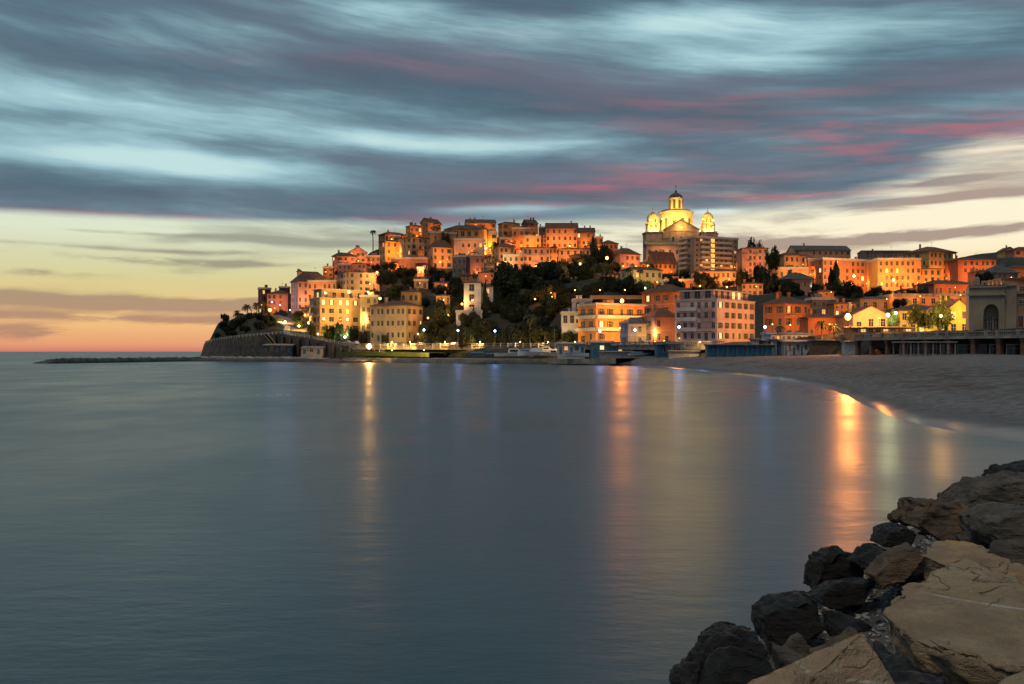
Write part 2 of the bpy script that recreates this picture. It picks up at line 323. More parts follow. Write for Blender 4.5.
# ------------------------------------------------------------------ foreground rocks
WL = [(-2.6, 1), (-1.9, 5), (-.2, 8.0), (1.5, 10.6), (2.4, 12.6), (3.9, 15.2), (5.3, 17.6), (7.8, 21.2), (11.4, 26.6), (17, 33), (30, 45)]
def wl_dist(x, y):
    best = 1e9; sg = 1
    for (ax, ay), (bx, by) in zip(WL, WL[1:]):
        dx, dy = bx - ax, by - ay; t = max(0, min(1, ((x - ax) * dx + (y - ay) * dy) / (dx * dx + dy * dy)))
        qx, qy = ax + t * dx, ay + t * dy; d = math.hypot(x - qx, y - qy)
        if d < best: best = d; sg = 1 if (dx * (y - ay) - dy * (x - ax)) < 0 else -1
    return best * sg
def bank_z(x, y):
    d = wl_dist(x, y)
    return min(1.62, -.12 + .52 * d) if d < 3 else min(1.62, 1.44 + .05 * (d - 3))
def rock_mat(name, base, dark, vein=.6, stain=None, rough=.75, bump=.02):
    m = bpy.data.materials.new(name); m.use_nodes = True; t = NT(m.node_tree); b = t.n['Principled BSDF']
    g = t.new('ShaderNodeTexCoord').outputs['Object']
    mp = t.new('ShaderNodeMapping'); t.l.new(g, mp.inputs[0]); mp.inputs['Scale'].default_value = (.8, 1.1, 3.5); mp.inputs['Rotation'].default_value = (.35, .25, .5)
    n1 = t.noise(g, 1.3, 6, .62, .3); n2 = t.noise(mp.outputs[0], 2.2, 6, .65, .6); n3 = t.noise(g, 22, 5, .7); n4 = t.noise(g, 70, 3, .7)
    c = t.mix(t.ss(t.m('ADD', t.m('MULTIPLY', n1, .55), t.m('MULTIPLY', n2, .45)), .36, .62), tuple(dark) + (1,), tuple(base) + (1,))
    big_ = t.noise(g, .55, 3, .5, .8); c = t.mix(t.ss(big_, .50, .66, 0, .45), c, tuple(v * .5 for v in base) + (1,))
    if stain: c = t.mix(t.m('MULTIPLY', t.ss(t.noise(g, .9, 4, .6, .5), .50, .64), .8), c, tuple(stain) + (1,))
    c = t.mix(t.ss(n3, .3, .7, 0, .45), c, tuple(v * .55 for v in base) + (1,))
    # thin quartz veins
    wv_ = t.new('ShaderNodeTexWave', wave_type='BANDS', bands_direction='DIAGONAL'); t.l.new(mp.outputs[0], wv_.inputs[0])
    wv_.inputs['Scale'].default_value = .16; wv_.inputs['Distortion'].default_value = 5; wv_.inputs['Detail'].default_value = 3; wv_.inputs['Detail Scale'].default_value = .9
    vn = t.m('MULTIPLY', t.ss(wv_.outputs[1], .9988, .99995), t.ss(t.noise(g, 1.7, 3), .46, .56))
    c = t.mix(t.m('MULTIPLY', vn, vein), c, (.62, .58, .5, 1))
    crk = t.m('MULTIPLY', t.ss(t.m('ABSOLUTE', t.m('SUBTRACT', t.noise(mp.outputs[0], 1.1, 3, .45), .5)), .006, .0), t.ss(t.noise(g, 1.1, 2), .48, .58))
    c = t.mix(t.m('MULTIPLY', crk, .55), c, tuple(v * .25 for v in base) + (1,))
    gr = t.noise(g, 150, 2, .8); c = t.mix(t.ss(gr, .40, .75, 0, .4), c, tuple(v * .4 for v in base) + (1,))
    gn = t.new('ShaderNodeNewGeometry'); sz = t.new('ShaderNodeSeparateXYZ'); t.l.new(gn.outputs['Position'], sz.inputs[0])
    wetb = t.ss(t.m('ADD', sz.outputs[2], t.m('MULTIPLY', n1, .5)), .95, .45); c = t.mix(t.m('MULTIPLY', wetb, .75), c, (.012, .013, .010, 1))
    t.l.new(c, b.inputs['Base Color']); b.inputs['Roughness'].default_value = rough; b.inputs['Specular IOR Level'].default_value = .35
    h = t.m('ADD', t.m('ADD', t.m('MULTIPLY', n2, 1.9), t.m('MULTIPLY', n3, .6)), t.m('ADD', t.m('MULTIPLY', n4, .3), t.m('MULTIPLY', crk, -.6)))
    bp = t.new('ShaderNodeBump'); bp.inputs['Strength'].default_value = 1; bp.inputs['Distance'].default_value = bump
    t.l.new(h, bp.inputs['Height']); t.l.new(bp.outputs[0], b.inputs['Normal'])
    return m
M['tan'] = rock_mat('tan_limestone', (.56, .41, .25), (.28, .19, .11), .9, (.42, .20, .11), bump=.08)
M['slab'] = rock_mat('pale_smooth_limestone', (.50, .385, .235), (.27, .205, .13), .9, bump=.09)
M['ochre'] = rock_mat('ochre_limestone', (.44, .31, .18), (.16, .11, .07), .5, (.55, .29, .08), bump=.05)
M['brown'] = rock_mat('brown_rough_rock', (.19, .14, .09), (.045, .036, .027), .3, (.32, .17, .06), bump=.08)
M['grey'] = rock_mat('grey_rock', (.16, .14, .11), (.045, .041, .035), .5, bump=.07)
M['black'] = rock_mat('wet_black_rock', (.022, .020, .018), (.006, .006, .006), .05, rough=.55, bump=.08)
def hull_rock(pts, m, label, seed, disp=.035, cuts=5, group='boulders of the riprap bank', bev=.018):
    c = sum((Vector(p) for p in pts), Vector()) / len(pts)
    bm = bmesh.new()
    for p in pts: bm.verts.new(Vector(p) - c)
    r = bmesh.ops.convex_hull(bm, input=bm.verts[:])
    bmesh.ops.delete(bm, geom=[e for e in set(r['geom_interior']) | set(r['geom_unused']) if isinstance(e, bmesh.types.BMVert) and e.is_valid], context='VERTS')
    bmesh.ops.dissolve_limit(bm, angle_limit=R(7), verts=bm.verts[:], edges=bm.edges[:])
    bmesh.ops.bevel(bm, geom=bm.edges[:], offset=bev, segments=1, profile=.6, affect='EDGES')
    bmesh.ops.triangulate(bm, faces=bm.faces[:])
    for k in range(cuts):
        L = max(.035, .5 / 2 ** k)
        es = [e for e in bm.edges if e.calc_length() > L]
        if es: bmesh.ops.subdivide_edges(bm, edges=es, cuts=1)
        bmesh.ops.triangulate(bm, faces=[f for f in bm.faces if len(f.verts) > 3])
    bmesh.ops.smooth_vert(bm, verts=bm.verts[:], factor=.15, use_axis_x=True, use_axis_y=True, use_axis_z=True)
    bm.normal_update(); off = Vector((seed * 3.7, seed * 1.3, 0))
    for vt in bm.verts:
        q = vt.co + off
        st_ = Vector((q.x + .3 * q.z, q.y, q.z * 2.6 + q.x * .5)); cell = mnoise.voronoi(q * 2.4)[0]; d = mnoise.noise(q * 1.6) * 1.0 + (cell[1] - cell[0]) * 1.1 - .5 - abs(mnoise.noise(st_ * 3.2)) * 1.1 + mnoise.noise(st_ * 9) * .35 + mnoise.noise(q * 22) * .2
        vt.co += vt.normal * d * disp
    me = bpy.data.meshes.new('rock'); bm.to_mesh(me); bm.free(); me.materials.append(m)
    me.polygons.foreach_set('use_smooth', [True] * len(me.polygons))
    o = bpy.data.objects.new('rock', me); link(o); o.location = c
    return tag(o, label, 'rock', group)
def P3(l): return [at(*p) for p in l]
def block(outline, D, thick, m, label, seed, sh=.75, tilt=.25, **k):
    f = [at(px, py, D + tilt * (HYM - py) / 40) for HYM in [sum(q[1] for q in outline) / len(outline)] for px, py in outline]
    c = sum(f, Vector()) / len(f)
    bk = [Vector((c.x + (p.x - c.x) * sh + .1, p.y + thick, c.z + (p.z - c.z) * sh - .12)) for p in f]
    md = [Vector((c.x + (p.x - c.x) * 1.06, p.y + thick * .45, c.z + (p.z - c.z) * .96)) for p in f]
    return hull_rock(f + bk + md, m, label, seed, **k)
def low(pts, dz, s=.8):
    c = sum(pts, Vector()) / len(pts)
    return pts + [Vector((c.x + (p.x - c.x) * s, c.y + (p.y - c.y) * s, p.z - dz)) for p in pts]
hull_rock(low(P3([(722, 692, 5.7), (864, 627, 5.2), (796, 690, 4.6), (904, 694, 4.95), (850, 790, 4.3), (760, 730, 4.9)]), .8, .9), M['tan'],
          'tan wedge shaped boulder with a sharp ridge in the bottom foreground', 1, disp=.028, bev=.008, cuts=5)
hull_rock(low(P3([(878, 611, 7.2), (906, 580, 7.9), (960, 553, 8.6), (984, 559, 8.6), (1004, 578, 8.2), (1060, 598, 7.6), (1085, 640, 6.4), (1040, 676, 5.9), (1003, 670, 6.0), (946, 648, 6.3), (905, 634, 6.6)]), 1.0, .80), M['slab'],
          'largest pale smooth slab with white veins at the lower right edge', 2, disp=.055, bev=.03, cuts=5)
hull_rock(low(P3([(975, 690, 5.0), (1008, 671, 5.3), (1060, 658, 5.3), (1070, 700, 4.4), (990, 705, 4.5)]), .8), M['slab'], 'corner of a tan boulder cut off by the bottom right corner', 3, disp=.02)
hull_rock(low(P3([(916, 552, 9.6), (945, 537, 10.8), (985, 544, 10.6), (1013, 563, 9.4), (1004, 575, 9.0), (984, 562, 9.2), (940, 562, 9.3)]), .55), M['ochre'], 'ochre stained flat slab right behind the largest pale slab', 4, disp=.04)
block([(918, 530), (929, 501), (957, 501), (981, 517), (980, 536), (945, 543)], 13, 1.5, M['brown'], 'rugged brown pointed boulder standing above the ochre slab', 5, disp=.08)
block([(995, 521), (1024, 508), (1060, 512), (1060, 548), (1012, 556), (997, 541)], 11, 1.4, M['grey'], 'grey brown block at the right edge above the gravel pocket', 6, disp=.05)
block([(960, 507), (988, 487), (1024, 478), (1060, 478), (1060, 508), (985, 520)], 16.5, 1.8, M['grey'], 'wide dark grey boulder at the right edge behind the brown pointed one', 7, disp=.07)
block([(813, 594), (822, 560), (845, 549), (869, 558), (868, 584), (846, 598)], 14.2, 1.2, M['black'], 'round black wet boulder standing in the water', 8, disp=.09)
block([(762, 616), (785, 603), (821, 598), (826, 632), (795, 665), (768, 650)], 11.3, 1.2, M['black'], 'black boulder with a thin white vein behind the tan wedge', 9, disp=.06)
block([(678, 700), (708, 650), (735, 635), (764, 640), (771, 672), (762, 705)], 10.2, 1.3, M['black'], 'black boulder lowest in the picture at the water edge', 10, disp=.08)
block([(816, 600), (838, 583), (876, 583), (866, 606), (830, 612)], 12, .9, M['black'], 'flat black boulder between the round wet one and the gravel', 11, disp=.06)
block([(882, 548), (891, 531), (909, 524), (921, 534), (912, 552)], 15, 1.1, M['black'], 'small dark pointed boulder left of the rugged brown one', 12, disp=.07)
block([(872, 577), (895, 556), (918, 546), (928, 556), (906, 584), (884, 592)], 11.6, .8, M['brown'], 'brown elongated boulder leaning on the left end of the ochre slab', 13, disp=.05)
block([(862, 568), (879, 549), (897, 552), (884, 582)], 13.4, 1, M['black'], 'dark boulder squeezed behind the brown elongated one', 14, disp=.07)
block([(1006, 484), (1018, 470), (1060, 460), (1070, 490)], 21, 1.8, M['black'], 'farthest dark boulder where the bank leaves the right edge', 15, disp=.08)
block([(1006, 578), (1030, 568), (1060, 580), (1050, 606), (1018, 602)], 9.0, .7, M['ochre'], 'small ochre boulder at the right edge above the pale slab', 16, disp=.04)
hull_rock(low(P3([(872, 640, 6.7), (905, 652, 6.3), (950, 676, 5.7), (930, 705, 5.4), (885, 690, 5.7)]), .6), M['black'], 'dark boulder in the gap between the tan wedge and the pale slab', 17, disp=.06)
rnd = random.Random(5)
SMALL = ['black broken stone between the rugged brown boulder and the dark block', 'small black stone under the small dark pointed boulder', 'small grey stone beside the black boulder with the thin vein', 'small black stone at the left edge of the gravel pocket',
         'small grey stone tucked under the grey brown block', 'black stone leaning on the lowest black boulder', 'grey stone directly behind the ridge of the tan wedge', 'brown stone on the skyline of the bank near the right edge', 'black stone on the skyline above the rugged brown boulder',
         'black stone at the water left of the wide dark grey boulder', 'brown stone right of the tip of the tan wedge', 'grey stone at the right edge above the small ochre boulder', 'small grey stone between the ochre slab and the grey brown block', 'black stone on the far bank before it leaves the right edge',
         'last black stone at the far right of the bank', 'small black stone right of the flat black boulder']
for k, (px, py, D, r, mm) in enumerate([(945, 522, 17, .5, 'black'), (905, 560, 12.6, .4, 'black'), (800, 648, 9.6, .35, 'grey'), (850, 612, 9.8, .3, 'black'), (980, 530, 11.8, .3, 'grey'), (742, 668, 9.0, .45, 'black'),
                                 (785, 668, 8.0, .4, 'grey'), (1000, 500, 19, .6, 'brown'), (930, 512, 19, .5, 'black'), (960, 500, 21, .6, 'black'), (835, 640, 8.1, .32, 'brown'), (1030, 620, 9.5, .5, 'grey'),
                                 (1018, 545, 9.9, .35, 'grey'), (985, 482, 25, .8, 'black'), (1015, 472, 29, .9, 'black'), (860, 596, 12.7, .4, 'black')]):
    c = at(px, py + 12, D); pts = []
    for q in range(13):
        d = Vector((rnd.gauss(0, 1), rnd.gauss(0, 1), rnd.gauss(0, .8))).normalized(); pts.append(c + Vector((d.x * 1.1, d.y, d.z * .8)) * r * rnd.uniform(.8, 1.1))
    hull_rock(pts, M[mm], SMALL[k], 30 + k, disp=.05, cuts=4, group='small boulders filling the bank')
# gravel bank under the boulders, with loose chips
vs = []; fs = []; gx, gy = 110, 150
for i in range(gx + 1):
    for j in range(gy + 1):
        Y = 1.5 + 43 * (j / gy) ** 1.6; X = -3.4 + (0.62 * Y + 6) * (i / gx)
        zz = bank_z(X, Y) + .09 * mnoise.noise(Vector((X * 1.4, Y * 1.4, 0))) + .05 * mnoise.noise(Vector((X * 5, Y * 5, 2)))
        if wl_dist(X, Y) < -.2: zz = max(-3, wl_dist(X, Y) * 1.2)
        vs.append((X, Y, zz))
for i in range(gx):
    for j in range(gy): a = i * (gy + 1) + j; fs.append((a, a + gy + 1, a + gy + 2, a + 1))
tag(MB().add(vs, fs).build('gravel_bank', mat('dark_gravel', (.07, .068, .062), .8, .5, 9, .05, 30), smooth=True), kind='structure')
mb = MB()
for k in range(6500):
    Y = rnd.uniform(4.5, 17); X = rnd.uniform(.1, .6) * Y
    if wl_dist(X, Y) < .5: continue
    r = rnd.uniform(.02, .065); c = Vector((X, Y, bank_z(X, Y) + .09 * mnoise.noise(Vector((X * 1.4, Y * 1.4, 0))) + r * .5))
    pts = [c + Vector((rnd.uniform(-1, 1), rnd.uniform(-1, 1), rnd.uniform(-.6, .6))) * r for _ in range(6)]
    mb.add(pts, [(0, 1, 2), (0, 2, 3), (0, 3, 4), (0, 4, 1), (5, 2, 1), (5, 3, 2), (5, 4, 3), (5, 1, 4)], rnd.randrange(2))
tag(mb.build('gravel', [mat('blue_grey_chips', (.20, .215, .225), .7, .4, 14), mat('brown_chips', (.24, .21, .17), .7, .4, 14)], fixn=False), 'loose blue grey gravel caught between the boulders', 'gravel', kind='stuff')
# ------------------------------------------------------------------ town: table of the plain buildings
# label, x0, xm (nearest corner), x1, eave y, base y (pixels of the survey), distance, angle, floors, bays right face, bays left face, wall, options
def O(**k): return k
BT = [
 # --- headland and west slope
 ('dark brown narrow house at the seaward end of the headland', 257, 262, 269, 289, 320, 520, 50, 5, 2, 1, 'brown', O(roof='flat', lit=.3)),
 ('small pink house with stepped roof beside the dark headland house', 267, 267, 288, 294, 318, 512, 0, 4, 4, 0, 'rose', O(roof='hip', rh=4, lit=.6, shade=.7)),
 ('brown box shaped house wedged before the big pink palace', 279, 279, 288, 288, 318, 525, 0, 5, 2, 0, 'brown', O(roof='flat', lit=0)),
 ('big pink palace with dark hip roof on the headland', 287, 298, 327, 281.5, 318, 490, 32, 5, 7, 3, 'pink', O(rh=11, cupola=1, lit=1.4, lcol='w', sh='w', belt=1)),
 ('low terraced pink house between the pink palace and the yellow hotel', 308, 308, 336, 282, 300, 476, 0, 2, 6, 0, 'peach', O(roof='flat', lit=.8)),
 ('large yellow five storey seafront hotel with a lit top floor', 305, 320, 363, 298, 332, 440, 34, 4, 6, 3, 'cream', O(roof='flat', pent=(9, .93), lit=1.1, lcol='y', litrow=3, balL=1, belt=1, dist=9)),
 ('plain grey yellow wing adjoining the right end of the yellow hotel', 360, 360, 378, 297, 331, 444, 0, 4, 3, 0, 'sand', O(roof='flat', lit=.35, lcol='y')),
 ('long pale pink three storey house above the yellow hotel', 333, 349, 377, 272, 292, 474, 34, 3, 4, 4, 'pale', O(roof='hip', rh=1.8, lit=1.0, lcol='y')),
 ('pink gabled house on the west crest', 349, 349, 366, 252, 268, 505, 12, 3, 3, 0, 'pink', O(roof='gR', rh=5.5, lit=.7, depth=12)),
 ('rose house with grey side wall at the western crest', 331, 337, 354, 256, 271, 498, 38, 3, 3, 2, 'rose', O(rh=4, lit=.6)),
 ('tiny orange house at the lower end of the western crest', 323, 323, 333, 268, 276, 500, 0, 2, 2, 0, 'ochre', O(roof='flat', lit=.4)),
 ('low pink wall house right of the gabled crest house', 366, 366, 380, 257, 268, 512, 0, 2, 3, 0, 'rose', O(roof='flat', lit=.5)),
 ('cream seafront villa with green shutters and wide hip roof', 368, 406, 420, 305.5, 341, 408, 66, 3, 3, 7, 'villa', O(rh=5.5, lit=.35, lcol='y', dist=16, sh='g')),
 # --- old town west
 ('tower like yellow house lit up at the western edge of the old town', 378, 385, 398, 241, 262, 538, 35, 3, 2, 2, 'yellow', O(rh=2.2, lit=1.6, sh='b')),
 ('long orange house with dark roof behind the yellow tower house', 377, 385, 406, 234, 248, 556, 35, 2, 5, 2, 'ochre', O(rh=3, lit=.9)),
 ('pair of orange gable ends with a shaded grey side in the old town', 397, 411, 428, 237, 262, 532, 42, 4, 3, 3, 'cream', O(rh=2, lit=1.6, sh='b')),
 ('small stepped rooftop house below the highest west roof', 405, 410, 422, 226, 240, 566, 30, 2, 3, 1, 'ochre', O(rh=2, lit=.6)),
 ('highest western house with a dark flat top floor', 420, 428, 440, 222, 236, 578, 52, 2, 2, 2, 'ochre', O(roof='gL', rh=4.5, lit=.8)),
 ('bright orange house set into the wall under the highest western house', 426, 430, 456, 233, 262, 556, 20, 3, 3, 1, 'orange', O(roof='flat', lit=1.8)),
 ('square house with dark pyramid roof in the west old town', 427, 433, 452, 247, 268, 525, 28, 3, 3, 1, 'cream', O(rh=7.5, lit=.6)),
 ('long low retaining house with arches under the western old town', 391, 391, 427, 259, 276, 520, 0, 1, 5, 0, 'rose', O(roof='flat', lit=.7)),
 ('wide orange palace with a row of large arched loggia windows', 445, 445, 487, 229.5, 256, 562, 0, 3, 6, 0, 'orange', O(roof='hip', rh=5.5, lit=1.5, wbig=1)),
 ('grey pink hall in front of the loggia palace', 454, 454, 484, 240, 262, 545, 0, 2, 5, 0, 'pale', O(roof='flat', lit=.5)),
 ('dark grey tower house under the loggia palace', 452, 466, 471, 257, 284, 505, 70, 3, 1, 3, 'slate', O(roof='flat', rh=3, lit=0)),
 ('crenellated rose house beside the dark grey tower house', 470, 470, 484, 256, 284, 500, 0, 3, 3, 0, 'rose', O(roof='flat', lit=.7)),
 ('long low gabled roof house highest on the centre of the hill', 467, 467, 496, 222.5, 236, 600, 8, 2, 5, 0, 'ochre', O(roof='gL', rh=4.5, lit=.6)),
 ('orange house in the bright gap right of the loggia palace', 484, 484, 497, 233, 255, 572, 0, 3, 2, 0, 'yellow', O(roof='flat', lit=1.8)),
 # --- old town centre
 ('tall orange house below the centre ridge', 498, 503, 520, 223, 250, 578, 25, 4, 3, 1, 'orange', O(rh=2, lit=1.2)),
 ('orange terrace house one step below the centre ridge', 512, 512, 530, 229, 256, 570, 0, 3, 3, 0, 'ochre', O(roof='flat', lit=1.2)),
 ('grey roofed attic house on the centre ridge', 522, 527, 538, 223, 244, 588, 25, 3, 2, 1, 'brown', O(roof='gL', rh=4, lit=.7)),
 ('small bright orange house with flat roof terrace in the centre', 524, 524, 541, 237, 256, 562, 0, 3, 3, 0, 'yellow', O(roof='flat', lit=1.3)),
 ('dark brown narrow house left of the big mansard house', 539, 539, 548, 228, 250, 582, 0, 4, 1, 0, 'brown', O(roof='flat', lit=.2)),
 ('orange house with dark pyramid roof at the left of the lower row', 494, 499, 515, 247, 272, 542, 20, 4, 3, 1, 'cream', O(rh=4.5, lit=1.1)),
 ('pale stepped terrace house in the middle of the lower row', 503, 503, 524, 256, 276, 528, 0, 3, 4, 0, 'pale', O(roof='flat', lit=.9, bal=1)),
 ('long pale four storey house with green shutters in the lower row', 522, 522, 550, 248, 277, 538, 0, 4, 5, 0, 'pale', O(rh=2, lit=1.0, sh='g', bal=1)),
 ('bright orange house end at the right of the lower row', 549, 549, 557, 248, 275, 540, 0, 4, 2, 0, 'orange', O(rh=1.8, lit=1.5)),
 ('large four storey house with a long brown roof and skylights', 546, 546, 578, 228, 256, 576, 0, 4, 6, 0, 'peach', O(roof='gL', rh=6, lit=1.1, depth=11)),
 ('house with slate roof and round lit window near the large brown roof', 577, 577, 595, 232, 254, 570, 0, 3, 4, 0, 'ochre', O(roof='gL', rh=5, lit=1.2, depth=10)),
 ('small orange house stepped down from the slate roof house', 594, 594, 603, 238, 256, 562, 0, 3, 2, 0, 'orange', O(roof='flat', lit=.9)),
 ('orange house with brown roof next to the round turret', 600, 600, 618, 244, 262, 556, 0, 3, 4, 0, 'ochre', O(rh=4.5, lit=1.5)),
 ('pink house with flat red roof below the slate roof house', 559, 559, 590, 249, 272, 532, 0, 3, 5, 0, 'cream', O(rh=2, lit=1.4)),
 ('pink cottage with hip roof beside the tall palm trees', 570, 575, 592, 255, 275, 518, 22, 2, 3, 1, 'rose', O(rh=2, lit=.6)),
 ('square pale pink villa with dark hip roof left of the church', 611, 620, 642, 254, 275, 500, 30, 3, 4, 2, 'pink', O(rh=7, lit=.8)),
 ('cream mansion with flat dark roof and tall windows below the church', 622, 628, 664, 269.5, 290, 445, 20, 2, 6, 1, 'villa', O(rh=3.5, lit=.5, lcol='y')),
 ('orange villa with steep dark gable roof in front of the church', 649, 654, 678, 262, 279, 520, 25, 2, 5, 1, 'orange', O(roof='gL', rh=11, lit=.9)),
 ('grey eight storey apartment block with a lit yellow stairwell', 683, 694, 743, 237.5, 278, 480, 24, 8, 9, 2, 'beige', O(roof='flat', lit=.35, balw=1, stair=.42)),
 ('low orange lit villa with tall shutters under the apartment block', 697, 697, 736, 271.5, 287, 425, 0, 2, 8, 0, 'cream', O(rh=2.5, lit=1.3, lcol='o')),
 ('pink five storey house right of the apartment block', 742, 742, 768, 248.5, 280, 472, 0, 5, 5, 0, 'pink', O(rh=2.5, lit=.9, bal=1)),
 # --- east side
 ('cream house with three tall windows on the saddle east of the pines', 778, 784, 809, 255, 272, 482, 22, 2, 4, 1, 'cream', O(rh=3, lit=.7)),
 ('small flat annexe next to the cream saddle house', 808, 808, 817, 260, 272, 478, 0, 2, 2, 0, 'ochre', O(roof='flat', lit=.8)),
 ('long pale terrace wall house under the saddle', 777, 777, 816, 269, 280, 462, 0, 1, 5, 0, 'cream', O(roof='flat', lit=.9)),
 ('grey green villa with brown pyramid roof and a lit window', 783, 790, 817, 279, 300, 430, 20, 2, 4, 1, 'slate', O(rh=7, lit=.3)),
 ('distant long barn like building with a grey gable roof', 795, 795, 852, 250, 268, 575, 4, 3, 10, 0, 'beige', O(roof='gL', rh=5.5, lit=.15)),
 ('long orange red apartment building with lit windows behind the tall cypress', 815, 823, 879, 259.5, 295, 452, 22, 5, 9, 2, 'red', O(roof='flat', lit=1.5, dist=9, litwin=.25)),
 ('grey long house with flat roof far behind the orange buildings', 866, 866, 914, 251.5, 270, 565, 0, 2, 12, 0, 'slate', O(roof='gL', rh=2, lit=.1)),
 ('orange six storey building with brown shutters left of the hip roofed one', 878, 878, 921, 260, 296, 445, 0, 5, 8, 0, 'orange', O(roof='flat', lit=1.9, sh='b', dist=8)),
 ('tall orange palazzo with a wide dark hip roof', 916, 929, 964, 251, 290, 482, 26, 5, 6, 3, 'yellow', O(rh=6, lit=1.8, sh='b', belt=1)),
 ('red orange house with brown roof right of the tall palazzo', 958, 958, 996, 260, 288, 472, 0, 4, 7, 0, 'red', O(rh=3, lit=1.2)),
 ('orange lower wing in front of the tall palazzo', 918, 918, 941, 269, 292, 462, 0, 3, 4, 0, 'yellow', O(rh=1.5, lit=1.5)),
 ('low dark red villa with four windows under the orange houses', 927, 934, 981, 284, 297, 382, 16, 1, 9, 1, 'red', O(rh=4.5, lit=.8)),
 ('house under a large dark slate roof at the right edge', 991, 991, 1018, 273, 286, 440, 0, 2, 5, 0, 'slate', O(rh=9, lit=.1)),
 ('long brown house with flat roof at the right edge', 1008, 1008, 1075, 268, 292, 470, 0, 3, 9, 0, 'ochre', O(rh=3, lit=.3)),
 ('distant small gabled house on the far right hill', 1004, 1004, 1016, 250.5, 258, 620, 0, 1, 2, 0, 'yellow', O(roof='gR', rh=3.5, lit=1.2, depth=9)),
 ('distant dark roofed row on the far right hill', 1014, 1014, 1060, 250, 262, 610, 0, 2, 6, 0, 'rose', O(rh=4, lit=.2)),
 # --- seafront centre and east
 ('white villa tower with red roof and paired windows among the dark trees', 464, 464, 481, 283, 313, 400, 0, 3, 1, 0, 'white', O(rh=2.5, lit=.1, lcol='y', wbig=1, sh='w', depth=8)),
 ('low side wing of the white villa tower', 479, 479, 493, 287, 312, 405, 0, 3, 1, 0, 'white', O(rh=3, lit=0, sh='w')),
 ('ground floor terrace annexe below the white villa tower', 456, 456, 482, 312.5, 323, 395, 0, 1, 3, 0, 'white', O(roof='flat', lit=0)),
 ('small lit yellow house hidden among the west slope pines', 401, 401, 420, 292, 304, 425, 0, 1, 3, 0, 'yellow', O(rh=2, lit=1.6, lcol='y')),
 ('beige hut with white roof edge above the lit pine house', 414, 414, 428, 281, 288, 458, 0, 1, 2, 0, 'beige', O(roof='flat', lit=.3)),
 ('small rose house between the pines left of the white villa tower', 434, 434, 448, 283, 294, 452, 0, 2, 3, 0, 'rose', O(rh=2, lit=.7)),
 ('white cottage with three arched openings at the foot of the wood', 562, 562, 581, 314, 325, 352, 0, 1, 3, 0, 'white', O(roof='flat', lit=0, wbig=1)),
 ('white flat roofed upper cottage above the arched one', 573, 573, 592, 301, 316, 362, 0, 2, 2, 0, 'white', O(roof='flat', lit=0)),
 ('modern orange lit building with long white balconies on the seafront', 580, 596, 648, 305.5, 343, 336, 28, 3, 5, 2, 'orange', O(roof='flat', lit=2.2, balw=2, dist=7)),
 ('dark brown house with a lit orange end behind the seafront', 646, 672, 694, 291.5, 316, 352, 40, 2, 3, 3, 'rust', O(rh=8, lit=.9)),
 ('rose seafront house under a long dark roof left of the white hotel', 645, 655, 681, 317, 343.5, 316, 24, 2, 3, 1, 'rose', O(rh=9, lit=.6)),
 ('beige seafront house with a slanted roof behind the blue lamp', 622, 628, 662, 324, 346, 318, 22, 2, 4, 1, 'beige', O(rh=6.5, lit=1.3, lcol='y')),
 ('large white and peach hotel with an inset glazed roof floor', 680, 717, 770, 299.5, 341, 282, 50, 4, 6, 6, 'hotel', O(roof='flat', pent=(9.5, .95), lit=.85, lcol='o', balL=1, dist=14, bigroof=1)),
 ('orange brown seafront house with shutters right of the white hotel', 769, 785, 817, 303.5, 340, 300, 35, 3, 3, 2, 'rust', O(rh=7.5, lit=1.0, bal=1, dist=9)),
 ('low brown roofed house right of the orange brown seafront house', 808, 808, 838, 318, 338, 285, 0, 1, 4, 0, 'rust', O(rh=4.5, lit=.9)),
 ('small flat roofed grey house behind the bright street lamp', 812, 812, 835, 300, 316, 335, 0, 2, 3, 0, 'slate', O(roof='flat', lit=.4)),
 ('orange gabled chapel like house right of the bright street lamp', 853, 853, 889, 315, 331, 262, 0, 1, 3, 0, 'cream', O(roof='gR', rh=8.5, lit=1.8, lcol='o', depth=14)),
 ('low grey shed roof house below the orange six storey building', 860, 860, 900, 299, 312, 330, 0, 1, 4, 0, 'beige', O(rh=3, lit=.6)),
 ('long flat market hall with a pale roof under the orange buildings', 893, 893, 972, 296.5, 306, 325, 0, 1, 9, 0, 'orange', O(roof='flat', lit=1.1, rgrey=1)),
 ('yellow green house behind the plane tree on the square', 900, 900, 952, 311, 334, 262, 0, 2, 6, 0, 'lime', O(rh=7, lit=.8, lcol='y')),
 ('bright yellow gabled house beside the grey arch building', 948, 948, 970, 309, 334, 236, 0, 2, 2, 0, 'lime', O(roof='gR', rh=9, lit=1.5, lcol='y', depth=12)),

 # --- small infill houses
 ('small orange annexe under the long orange west house', 388, 388, 398, 263, 274, 518, 0, 2, 2, 0, 'orange', O(rh=1.5, lit=.9)),
 ('tiny ochre house left of the white roofed hut in the pines', 404, 404, 415, 270, 280, 500, 0, 2, 3, 0, 'ochre', O(rh=2, lit=.8)),
 ('narrow orange house beside the pyramid roofed house', 416, 416, 427, 264, 276, 515, 0, 2, 2, 0, 'rose', O(rh=1.5, lit=.9)),
 ('small yellow lit house left of the long low lower row', 484, 484, 495, 259, 271, 540, 0, 2, 2, 0, 'yellow', O(rh=2, lit=1.2)),
 ('low rose house under the crenellated rose house', 478, 478, 494, 273, 284, 486, 0, 2, 3, 0, 'rose', O(rh=2, lit=.7)),
 ('tiny orange house above the left of the lower row', 500, 500, 512, 239, 250, 566, 0, 2, 2, 0, 'orange', O(roof='flat', lit=1.0)),
 ('small pale house right of the pink cottage with hip roof', 590, 590, 601, 259, 270, 525, 0, 2, 2, 0, 'cream', O(rh=2, lit=.9)),
